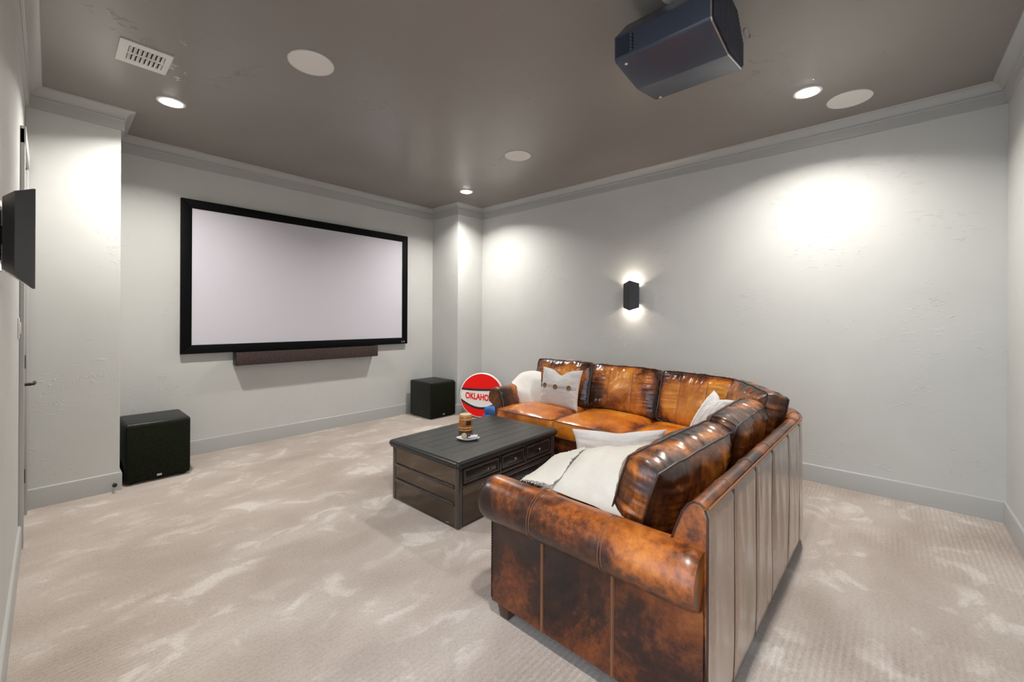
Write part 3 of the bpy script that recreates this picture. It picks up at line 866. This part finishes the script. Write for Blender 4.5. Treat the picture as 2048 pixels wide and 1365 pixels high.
# ------------------------------------------------------------ throw pillows
def pillow(w_, h_, t_, seed, chop=0.0, pinch=0.075, nu=44, nv=44, wr=0.006, tilt=0.0):
    g = G()
    def pos(u, v, side):
        x = w_/2*u*(1 - pinch*(1-v*v))
        z = h_/2*v*(1 - pinch*(1-u*u))
        if chop:
            z -= chop*math.exp(-(u/0.30)**2)*max(0, (v+0.2)/1.2)**1.5
        p = max(0.0, (1-u*u))**0.55 * max(0.0, (1-v*v))**0.55
        y = t_/2*p
        e_ = max(abs(u), abs(v))
        fade = min(1.0, 6*(1-e_))
        y += fade*wr*(fbm(u*2+seed, v*2, seed, 3) + abs(v)*(1-2*abs(ns(u*6+seed, v*2, 3))) + abs(u)*(1-2*abs(ns(v*6+seed, u*2, 8)))) * (0.5 + 0.5*e_)
        if chop: y -= fade*0.010*math.exp(-(u/0.16)**2)*max(0, v)
        return (x, side*max(y, 0.002 if e_ < 1 else 0.0), z + h_/2)
    us = [-1+2*i/nu for i in range(nu+1)]; vs_ = [-1+2*j/nv for j in range(nv+1)]
    for side in (1, -1):
        g.grid([[pos(u, v, side) for v in vs_] for u in us])
    bm = bmesh.new(); vv = [bm.verts.new(p) for p in g.v]
    for f in g.f:
        try: bm.faces.new([vv[i] for i in f])
        except ValueError: pass
    bmesh.ops.remove_doubles(bm, verts=list(bm.verts), dist=1e-5)
    return G().bm(bm), pos
def pillow_thing(name, label, mat, w_, h_, t_, loc, rotz, lean, seed, spin=0.0, **kw):
    b, pos = pillow(w_, h_, t_, seed, **kw)
    t = thing(name, label, 'pillow', loc, rotz)
    Mx = Matrix.Rotation(lean, 4, 'X') @ Matrix.Translation((0,0,h_/2)) @ Matrix.Rotation(spin, 4, 'Y') @ Matrix.Translation((0,0,-h_/2))
    b.xf(Mx)
    mk('cover', b, mat, t, local=True, angle=80)
    return t, pos, Mx
# button pillow on the far seat
t, pos, Mx = pillow_thing('throw_pillow', 'light grey pillow with three brown buttons leaning on the far sofa cushion', M_linen, 0.50, 0.41, 0.16, (3.46, 2.50, 0.487), R(90), R(14), 31, chop=0.055, pinch=0.10)
M_button = plain('horn_button', (0.20,0.10,0.025,1), 0.3, bump=0.1, bscale=200, coat=0.3)
for u in (-0.66, 0.0, 0.64):
    p = pos(u, 0.04, 1)
    g = G().lathe([(0.0005,0.006),(0.016,0.006),(0.021,0.010),(0.025,0.008),(0.026,0.002),(0.025,-0.002)], 20, T=lambda x,y,z: (p[0]+x, p[1]+z, p[2]+y)).xf(Mx)
    mk('button', g, M_button, t, local=True)
M_cord = plain('grey_cord', srgb(120, 116, 118), 0.8)
for vv_ in (0.075, 0.005):
    pts = [(lambda q: (q[0], q[1]+0.001, q[2]))(pos(-0.96+1.92*k/40, vv_, 1)) for k in range(41)]
    mk('cord', G().tube(pts, 0.0018, 5).xf(Mx), M_cord, t, local=True)
# striped pillow in the wedge corner
t, pos, Mx = pillow_thing('throw_pillow', 'white pillow with fine raised stripes tucked in the sofa corner', M_stripe_g, 0.42, 0.44, 0.13, (3.175, 1.065, 0.462), R(34), R(29), 32, chop=0.055)
for u in (-0.62, -0.38, -0.05, 0.12, 0.45, 0.62):
    pts = [(lambda q: (q[0], q[1]+0.0005, q[2]))(pos(u, -0.95+1.9*k/40, 1)) for k in range(41)]
    mk('stripe', G().tube(pts, 0.0036, 6).xf(Mx), M_stripe_w, t, local=True)
# lumbar pillow behind the throw
pillow_thing('lumbar_pillow', 'pale grey linen lumbar pillow standing on the seat behind the cream throw', M_linen, 0.56, 0.27, 0.14, (2.27, 1.185, 0.475), R(-49), R(0), 33, pinch=0.11, chop=0.012)

# ------------------------------------------------------------ draped cloths
def cloth(ctrl, nu=60, nv=60, wr=0.006, seed=0, thick=0.004, fray=0.0):
    """Catmull-Rom surface through a control grid, with creases; closed with thickness"""
    nr = len(ctrl); nc = len(ctrl[0])
    C = [[Vector(p) for p in r] for r in ctrl]
    def cr(p0, p1, p2, p3, t): 
        return 0.5*((2*p1) + (p2-p0)*t + (2*p0-5*p1+4*p2-p3)*t*t + (3*p1-p0-3*p2+p3)*t*t*t)
    def ev(line, s):
        n = len(line); x = s*(n-1); i = min(int(x), n-2); t = x-i
        return cr(line[max(i-1,0)], line[i], line[i+1], line[min(i+2,n-1)], t)
    rows = []
    for a in range(nu+1):
        s = a/nu
        line = [ev([C[i][j] for i in range(nr)], s) for j in range(nc)]
        rows.append([ev(line, b/nv) for b in range(nv+1)])
    N_ = [[None]*(nv+1) for _ in range(nu+1)]
    for a in range(nu+1):
        for b in range(nv+1):
            du = rows[min(a+1,nu)][b]-rows[max(a-1,0)][b]; dv = rows[a][min(b+1,nv)]-rows[a][max(b-1,0)]
            n_ = du.cross(dv); N_[a][b] = n_.normalized() if n_.length > 1e-9 else Vector((0,0,1))
    if N_[nu//2][nv//2].z < 0: N_ = [[-q for q in r] for r in N_]
    top = []; bot = []
    for a in range(nu+1):
        rt = []; rb = []
        for b in range(nv+1):
            p = rows[a][b]
            d_ = wr*(fbm(p.x*7+seed, p.y*7, p.z*7, 3) + 0.8*(1-2*abs(ns(p.x*5+seed, p.y*9, p.z*5))))
            q = p + N_[a][b]*d_
            if fray and (a in (0, nu) or b in (0, nv)):
                q = q + Vector((random.uniform(-1,1), random.uniform(-1,1), random.uniform(-0.3,0.3)))*fray
            rt.append(q + N_[a][b]*thick); rb.append(q)
        top.append(rt); bot.append(rb)
    g = G(); g.grid(top); g.grid([r[::-1] for r in bot])
    loop = [(0,b) for b in range(nv+1)] + [(a,nv) for a in range(1,nu+1)] + [(nu,b) for b in range(nv-1,-1,-1)] + [(a,0) for a in range(nu-1,0,-1)]
    g.grid([[top[a][b] for a,b in loop], [bot[a][b] for a,b in loop]], wrap=True)
    return g
t = thing('throw_blanket', 'cream cotton throw bunched beside the near leather arm of the sofa', 'blanket', (1.75, 1.05, 0.49))
ctrl = [
 [(1.475,0.745,0.62),(1.50,0.75,0.72),(1.575,0.755,0.79),(1.70,0.76,0.825),(1.95,0.79,0.815),(2.14,0.84,0.74),(2.19,0.86,0.62),(2.20,0.87,0.50)],
 [(1.480,0.86,0.640),(1.510,0.87,0.715),(1.58,0.88,0.77),(1.69,0.89,0.808),(1.90,0.90,0.785),(2.06,0.93,0.70),(2.12,0.95,0.60),(2.13,0.96,0.495)],
 [(1.476,0.98,0.645),(1.510,0.98,0.700),(1.58,0.99,0.760),(1.68,1.00,0.793),(1.84,1.01,0.755),(1.97,1.03,0.65),(2.04,1.05,0.56),(2.06,1.06,0.49)],
 [(1.462,1.08,0.655),(1.505,1.08,0.690),(1.58,1.085,0.735),(1.675,1.09,0.768),(1.80,1.10,0.71),(1.90,1.12,0.64),(1.96,1.13,0.54),(1.99,1.14,0.488)],
 [(1.452,1.165,0.660),(1.50,1.17,0.672),(1.575,1.18,0.690),(1.65,1.19,0.705),(1.74,1.20,0.66),(1.82,1.21,0.58),(1.88,1.22,0.52),(1.90,1.23,0.486)],
 [(1.450,1.205,0.663),(1.50,1.22,0.650),(1.57,1.24,0.640),(1.63,1.26,0.62),(1.70,1.27,0.58),(1.77,1.28,0.53),(1.82,1.29,0.495),(1.84,1.29,0.485)],
]
mk('blanket_body', cloth(ctrl, 56, 64, 0.008, 3), M_cream, t, angle=80)
fl = [
 [(1.448,1.070,0.680),(1.505,1.055,0.712),(1.575,1.050,0.765),(1.675,1.045,0.800)],
 [(1.440,1.120,0.680),(1.50,1.115,0.705),(1.575,1.12,0.740),(1.665,1.12,0.765)],
 [(1.430,1.170,0.678),(1.495,1.180,0.690),(1.57,1.195,0.710),(1.645,1.20,0.728)],
 [(1.418,1.215,0.676),(1.49,1.235,0.670),(1.56,1.255,0.662),(1.63,1.275,0.640)],
]
mk('folded_corner', cloth(fl, 36, 36, 0.003, 9, fray=0.004), M_cream, t, angle=80)
g = G()
for k in range(22):
    f_ = k/21
    p0 = Vector((1.448-0.030*f_, 1.070+0.145*f_, 0.682-0.005*f_))
    p1 = p0 + Vector((-0.010+random.uniform(-.006,.004), random.uniform(-.008,.008), random.uniform(-.004,.002)))
    g.tube([p0, (p0+p1)/2 + Vector((0,0,0.002)), p1], 0.0012, 4)
fr = mk('fringe', g, M_cream, t); fr['kind'] = 'stuff'

t = thing('throw_blanket', 'white cotton throw hung over the far sofa arm behind the button pillow', 'blanket', (3.55, 2.95, 0.48))
ctrl = [
 [(3.80,3.215,.60),(3.70,3.22,.62),(3.58,3.205,.65),(3.50,3.15,.675),(3.44,3.04,.62),(3.425,2.98,.485)],
 [(3.80,3.17,.72),(3.72,3.17,.735),(3.62,3.15,.742),(3.54,3.09,.71),(3.46,2.96,.60),(3.435,2.91,.487)],
 [(3.80,3.08,.775),(3.72,3.08,.785),(3.63,3.05,.782),(3.55,2.98,.72),(3.47,2.88,.60),(3.44,2.82,.495)],
 [(3.80,2.98,.785),(3.73,2.97,.795),(3.64,2.93,.79),(3.56,2.88,.73),(3.50,2.82,.61),(3.475,2.79,.502)],
 [(3.80,2.90,.785),(3.73,2.88,.795),(3.655,2.85,.79),(3.59,2.80,.73),(3.54,2.76,.61),(3.52,2.74,.505)],
]
mk('blanket_body', cloth(ctrl, 40, 40, 0.005, 14, fray=0.003), M_whitecloth, t, angle=80)

# ------------------------------------------------------------ coffee table
tw, td, th_ = 1.155, 0.815, 0.455
TROT = R(1.2)
tcx, tcy = 2.345, 2.485
t = thing('coffee_table', 'black lacquered coffee table with drawers in front of the sofa', 'coffee table', (tcx, tcy, 0), TROT)
hx, hy = tw/2, td/2
def tmk(name, g, mat, parent=t, **kw): return mk(name, g, mat, parent, local=True, **kw)
# top: rim with rounded edge plus planks
zt = th_
def roundrect(x0, y0, x1, y1, r, n=6):
    pts = []
    for cx, cy, a0 in ((x1-r,y1-r,0),(x0+r,y1-r,90),(x0+r,y0+r,180),(x1-r,y0+r,270)):
        for k in range(n+1):
            a = math.radians(a0+90*k/n); pts.append((cx+r*math.cos(a), cy+r*math.sin(a)))
    return pts
def ringslab(outer_r, prof_):
    rows = []
    for ins, z in prof_:
        rows.append([(x, y, z) for x, y in roundrect(-hx+ins, -hy+ins, hx-ins, hy-ins, max(0.004, outer_r-ins))])
    return rows
bw = 0.105
g = G()
rows = ringslab(0.035, [(0.030, zt-0.050), (0.012, zt-0.048), (0.010, zt-0.040), (0.002, zt-0.034), (0.0, zt-0.024), (0.003, zt-0.010), (0.012, zt-0.002), (0.022, zt)])
g.grid(rows, wrap=True)
n4 = len(rows[-1])
inner = [(x, y, zt) for x, y in roundrect(-hx+bw, -hy+bw*0.8, hx-bw, hy-bw*0.8, 0.004)]
innerb = [(x, y, zt-0.012) for x, y, z in inner]
g.grid([rows[-1], inner, innerb], wrap=True)
g.add(rows[0], [tuple(range(n4))])
top = tmk('top_frame', g, M_lacqtop, angle=35)
NP = 6
for k in range(NP):
    y0 = -hy+bw*0.8 + (td-bw*1.6)*k/NP; y1 = -hy+bw*0.8 + (td-bw*1.6)*(k+1)/NP
    tmk('plank', G().box((-hx+bw+0.0012, y0+0.0014, zt-0.012), (hx-bw-0.0012, y1-0.0014, zt-0.0002), 0.0012, 1), M_lacqtop, top, smooth=False)
# carcass
b0x, b1x, b0y, b1y, bz1 = -hx+0.028, hx-0.028, -hy+0.028, hy-0.028, zt-0.050
tmk('carcass', G().box((b0x+0.012, b0y+0.012, 0.012), (b1x-0.012, b1y-0.012, bz1)), M_lacq, smooth=False)
pw = 0.042
for px in (b0x, b1x-pw):
    for py in (b0y, b1y-pw):
        tmk('corner_post', G().box((px, py, 0.0), (px+pw, py+pw, bz1+0.004), 0.010, 3), M_edge)
# plinth
tmk('plinth', G().box((b0x+0.004, b0y+0.006, 0.002), (b1x-0.004, b1y-0.006, 0.020), 0.002), M_lacq)
# end faces: mirror-gloss panel with two slanted magazine rails
for s_ in (-1, 1):
    xe = b0x if s_ < 0 else b1x
    lo_, hi_ = (xe+0.006, xe+0.014) if s_ < 0 else (xe-0.014, xe-0.006)
    ep = tmk('end_panel', G().box((lo_, b0y+pw-0.002, 0.020), (hi_, b1y-pw+0.002, bz1)), M_mirror, smooth=False)
    for zr in (0.272, 0.158):
        xa, xb = (xe-0.004, xe+0.010) if s_ < 0 else (xe-0.010, xe+0.004)
        tmk('rail', G().box((xa, b0y+pw, zr-0.010), (xb, b1y-pw, zr+0.004), 0.002), M_lacq, ep)
        tmk('rail_edge', G().box((xa-0.001, b0y+pw, zr+0.003), (xb+0.001, b1y-pw, zr+0.009), 0.002), M_edge, ep)
# front drawers (towards the camera)
fy = b0y
def drawer(x0, x1, z0, z1, knobx, parent=t, frame=0.016, mat=M_lacq):
    d_ = tmk('drawer', G().box((x0, fy-0.004, z0), (x1, fy+0.014, z1), 0.003), mat)
    fr = G().box((x0+0.004, fy-0.011, z1-frame), (x1-0.004, fy-0.002, z1-0.003), 0.003).box((x0+0.004, fy-0.011, z0+0.003), (x1-0.004, fy-0.002, z0+frame), 0.003)
    fr.box((x0+0.004, fy-0.011, z0+0.006), (x0+frame, fy-0.002, z1-0.006), 0.003).box((x1-frame, fy-0.011, z0+0.006), (x1-0.004, fy-0.002, z1-0.006), 0.003)
    tmk('drawer_frame', fr, M_edge, d_)
    for kx in knobx:
        zc = (z0+z1)/2
        tmk('knob', G().lathe([(0.005,0.0),(0.005,0.012),(0.013,0.016),(0.015,0.022),(0.012,0.028),(0.004,0.031)], 18, T=lambda x,y,z: (kx+x, fy-0.004-z, zc+y)), M_knob, d_)
lx_ = lambda xw: xw - tcx
drawer(lx_(1.84), lx_(2.185), 0.292, 0.392, [lx_(2.06)])
drawer(lx_(2.215), lx_(2.475), 0.292, 0.392, [lx_(2.355)])
drawer(lx_(2.505), lx_(2.815), 0.292, 0.392, [lx_(2.655)])
for xm in (2.20, 2.49):
    tmk('stile', G().box((lx_(xm)-0.010, fy-0.008, 0.285), (lx_(xm)+0.010, fy+0.014, bz1), 0.002), M_lacq)
tmk('mid_rail', G().box((b0x+pw, fy-0.008, 0.262), (b1x-pw, fy+0.014, 0.282), 0.004), M_edge)
tmk('lower_panel', G().box((b0x+pw, fy+0.002, 0.022), (lx_(2.19), fy+0.014, 0.262)), M_mirror, smooth=False)
drawer(lx_(2.205), lx_(2.815), 0.040, 0.252, [lx_(2.36), lx_(2.66)], frame=0.03)
# back drawers side stays a plain panel
tmk('back_panel', G().box((b0x+pw, b1y-0.012, 0.022), (b1x-pw, b1y-0.004, bz1)), M_lacq, smooth=False)

# ------------------------------------------------------------ things on the table
bx, by = 2.352, 2.640
t = thing('toy_barrel', 'small orange wooden barrel with pale lid on the coffee table', 'barrel', (bx, by, th_+0.0005))
M_wood = (lambda q: (q.base(q.ramp(q.noise(q.mapv((6,6,1)), 12, 4), [(0.3, (0.30,0.085,0.014,1)), (0.7, (0.56,0.22,0.045,1))])), q.set(Roughness=0.45), q.m)[-1])(N('barrel_wood'))
M_hoop = plain('barrel_hoop', srgb(214, 168, 112), 0.5)
M_lid = plain('barrel_lid', srgb(222, 190, 148), 0.6)
NSV = 14
z0 = th_+0.0005
pr_ = [(0.050,0.0),(0.055,0.022),(0.0575,0.065),(0.055,0.108),(0.050,0.130)]
core = mk('barrel_core', G().lathe([(r-0.004, z) for r, z in pr_[:-1]] + [(0.045,0.122)], 28, (bx,by,z0)), M_wood, t)
for k in range(NSV):
    a0 = 2*PI*(k+0.04)/NSV; a1 = 2*PI*(k+0.96)/NSV
    V = []
    for r, z in pr_:
        for rr in (r, r-0.006):
            for a in (a0, a1): V.append((bx+rr*math.cos(a), by+rr*math.sin(a), z0+z))
    F = []
    for i in range(len(pr_)-1):
        o_ = 4*i; F += [(o_,o_+1,o_+5,o_+4),(o_+2,o_+6,o_+7,o_+3),(o_,o_+4,o_+6,o_+2),(o_+1,o_+3,o_+7,o_+5)]
    F += [(0,2,3,1), (4*len(pr_)-4, 4*len(pr_)-3, 4*len(pr_)-1, 4*len(pr_)-2)]
    mk('stave', G().add(V, F), M_wood, t, smooth=False)
for zz, rr in ((0.030, 0.0568), (0.100, 0.0566), (0.008, 0.0525), (0.122, 0.0525)):
    mk('hoop', G().lathe([(rr-0.003,zz-0.004),(rr,zz-0.004),(rr+0.001,zz),(rr,zz+0.004),(rr-0.003,zz+0.004)], 32, (bx,by,z0)), M_hoop, t)
mk('lid', G().lathe([(0.047,0.120),(0.049,0.131),(0.048,0.136),(0.0005,0.1365)], 30, (bx,by,z0)), M_lid, t)
va = math.atan2(-by, -bx) + 0.45
V = []
for zz in (0.052, 0.088):
    for rr in (0.0590, 0.0565):
        for k in range(7):
            a = va - 0.42 + 0.84*k/6; V.append((bx+rr*math.cos(a), by+rr*math.sin(a), z0+zz))
F = [(k,k+1,15+k,14+k) for k in range(6)] + [(7+k,21+k,22+k,8+k) for k in range(6)] + [(k,7+k,8+k,k+1) for k in range(6)] + [(14+k,15+k,22+k,21+k) for k in range(6)] + [(0,14,21,7),(6,13,27,20)]
mk('barrel_label', G().add(V, F), plain('dark_label', (0.02,0.018,0.016,1), 0.5), t, smooth=False)
V2 = []
dxx, dyy = 2.185, 2.425
t = thing('trinket_dish', 'white leaf-shaped dish on the coffee table', 'dish', (dxx, dyy, th_+0.0005))
M_dish = plain('white_glaze', srgb(232, 230, 228), 0.25, coat=0.3)
ang = -yaw*0 + math.atan2(rgt.y, rgt.x)
def leaf(k, n=40, L_=0.092, W_=0.062):
    a = 2*PI*k/n; return (L_*math.cos(a), W_*math.sin(a)*(1-0.45*abs(math.cos(a))**2))
def Td(x, y, z):
    return (dxx + x*math.cos(ang) - y*math.sin(ang), dyy + x*math.sin(ang) + y*math.cos(ang), th_+0.0005+z)
rows = []
for k_, z in ((0.55,0.0),(0.80,0.003),(1.0,0.014),(1.0,0.017),(0.96,0.017),(0.78,0.007),(0.5,0.004),(0.02,0.004)):
    rows.append([Td(leaf(k)[0]*k_, leaf(k)[1]*k_, z) for k in range(40)])
g = G(); g.grid(rows, wrap=True); g.add(rows[0], [tuple(range(40))]); g.add(rows[-1], [tuple(range(40))])
mk('dish_bowl', g, M_dish, t)
def blob(c, r, seed, sx=1, sy=1, sz=1):
    bm = bmesh.new(); bmesh.ops.create_icosphere(bm, subdivisions=3, radius=1)
    for q in bm.verts:
        k = 1 + 0.22*ns(q.co.x*1.8+seed, q.co.y*1.8, q.co.z*1.8)
        q.co = Vector((c[0]+q.co.x*r*sx*k, c[1]+q.co.y*r*sy*k, c[2]+q.co.z*r*sz*k))
    return G().bm(bm)
o = mk('pebble', blob(Td(-0.030, 0.004, 0.026), 0.022, 3, 1, 1, 0.95), plain('beige_stone', srgb(170, 158, 130), 0.6)); tag(o, 'beige pebble resting in the white leaf-shaped dish', 'stone')
c_ = Td(0.004, 0.014, 0.022)
o = mk('pebble', blob(c_, 0.017, 6, 1.25, 0.9, 0.95), plain('dark_stone', (0.03,0.032,0.028,1), 0.4)); tag(o, 'dark pebble resting in the white leaf-shaped dish', 'stone')
g = G(); base_ = Vector(Td(0.040, 0.006, 0.012))
rows = []
for i in range(13):
    r = []
    for j in range(11):
        x = -0.036+0.072*i/12; y = -0.026+0.052*j/10
        z = 0.012 + 0.020*abs(ns(i*0.45, j*0.5, 8)) + 0.010*(i/12)
        p = Td(0.038+x, 0.008+y, z+0.004); r.append(p)
    rows.append(r)
g.grid(rows); g.grid([[(p[0],p[1],p[2]-0.002) for p in r] for r in rows])
tag(mk('folded_paper', g, fabric('lilac_paper', srgb(206,198,212), srgb(232,228,236), 40, 0.7, 0.05), smooth=False), 'crumpled pale lilac paper in the white leaf-shaped dish', 'paper')

# ------------------------------------------------------------ basketball sign in the corner
RB = 0.312; TH = 0.10
bcx, bcy = 4.085, 4.255
t = thing('basketball_sign', 'large round red and white basketball sign lettered OKLAHOMA standing in the corner', 'sign', (bcx, bcy, 0.0), R(-55))
LEAN = R(7)
ML = Matrix.Rotation(-LEAN, 4, 'X') @ Matrix.Translation((0, 0, RB))
def disc(y): return lambda x, yy, z: (x, y - z, yy)
prf = [(RB-0.012,-TH/2), (RB-0.003,-TH/2+0.006), (RB,-TH/2+0.016), (RB,TH/2-0.016), (RB-0.003,TH/2-0.006), (RB-0.012,TH/2)]
mk('rim', G().lathe(prf, 72, T=disc(0)).xf(ML), M_ballwhite, t, local=True, angle=30)
yF = -TH/2
def clipc(x): return math.sqrt(max(0, (RB-0.016)**2 - x*x))
def ztop(x): return RB*(0.235 + 0.05*(x/RB)**2)
def zbot(x):
    k = (x/RB + 1)/2
    return RB*(-0.02 - 0.56*math.sin(PI*min(1, k*0.80+0.10))**1.15)
def region(f0, f1, y0, y1, x0=-1, x1=1, n=60):
    g = G(); a = []; b = []
    for k in range(n+1):
        x = (RB-0.016)*(x0 + (x1-x0)*k/n); c = clipc(x)
        lo_ = max(-c, min(c, f0(x))); hi_ = max(-c, min(c, f1(x)))
        a.append((x, lo_)); b.append((x, hi_))
    r = [[(x, y0, z) for x, z in a], [(x, y0, z) for x, z in b], [(x, y1, z) for x, z in b], [(x, y1, z) for x, z in a], [(x, y0, z) for x, z in a]]
    g.grid(r); return g.xf(ML)
def face(name, f0, f1, mat, lift): mk(name, region(f0, f1, yF-lift, yF+0.002), mat, t, local=True, smooth=False)
face('red_panel', ztop, lambda x: 9, M_red, 0.003)
face('red_panel', lambda x: -9, zbot, M_red, 0.003)
face('white_band', zbot, ztop, M_ballwhite, 0.003)
sw = 0.0145
face('seam_line', lambda x: ztop(x)-sw, lambda x: ztop(x)+sw, M_ballblack, 0.005)
face('seam_line', lambda x: zbot(x)-sw, lambda x: zbot(x)+sw, M_ballblack, 0.005)
# letters
cu = bpy.data.curves.new('letters', 'FONT'); cu.body = 'OKLAHOMA'; cu.size = 0.118; cu.extrude = 0.0015
cu.align_x = 'CENTER'; cu.align_y = 'CENTER'; cu.offset = 0.004
tmp = bpy.data.objects.new('letters_tmp', cu); COL.objects.link(tmp)
bpy.context.view_layer.update()
me = bpy.data.meshes.new_from_object(tmp.evaluated_get(bpy.context.evaluated_depsgraph_get()))
bpy.data.objects.remove(tmp)
xs = [v.co.x for v in me.vertices]; wid = max(xs)-min(xs)
kx = (1.46*RB)/wid
for v in me.vertices:
    x, z, y = v.co.x*kx, v.co.y*1.0, v.co.z
    v.co = ML @ Vector((x, yF-0.0050-y, z - 0.030 - 0.10*x))
me.materials.append(M_red)
lo = bpy.data.objects.new('lettering', me); COL.objects.link(lo); lo.parent = t

# folded blue blanket on the floor between the sign and the sofa arm
o = thing('blue_blanket', 'folded blue fabric on the floor between the basketball sign and the sofa arm', 'blanket', (3.90, 3.72, 0))
for k in range(3):
    s_ = 1-0.06*k
    bm = bmesh.new(); bmesh.ops.create_cube(bm, size=1)
    bmesh.ops.subdivide_edges(bm, edges=list(bm.edges), cuts=7, use_grid_fill=True)
    for q in bm.verts:
        x, y, z = q.co
        rr = 1-0.35*abs(z*2)**4*0.3
        q.co = Vector((3.90 + x*0.36*s_*rr + 0.01*ns(x*3+k, y*3, z), 3.72 + y*0.30*s_*rr, 0.045+0.085*k + z*0.085 + (0.010*ns(x*4+k*3, y*4, 2) if z > 0 else 0)))
    mk('folded_layer', G().bm(bm), M_blue, o, angle=70)
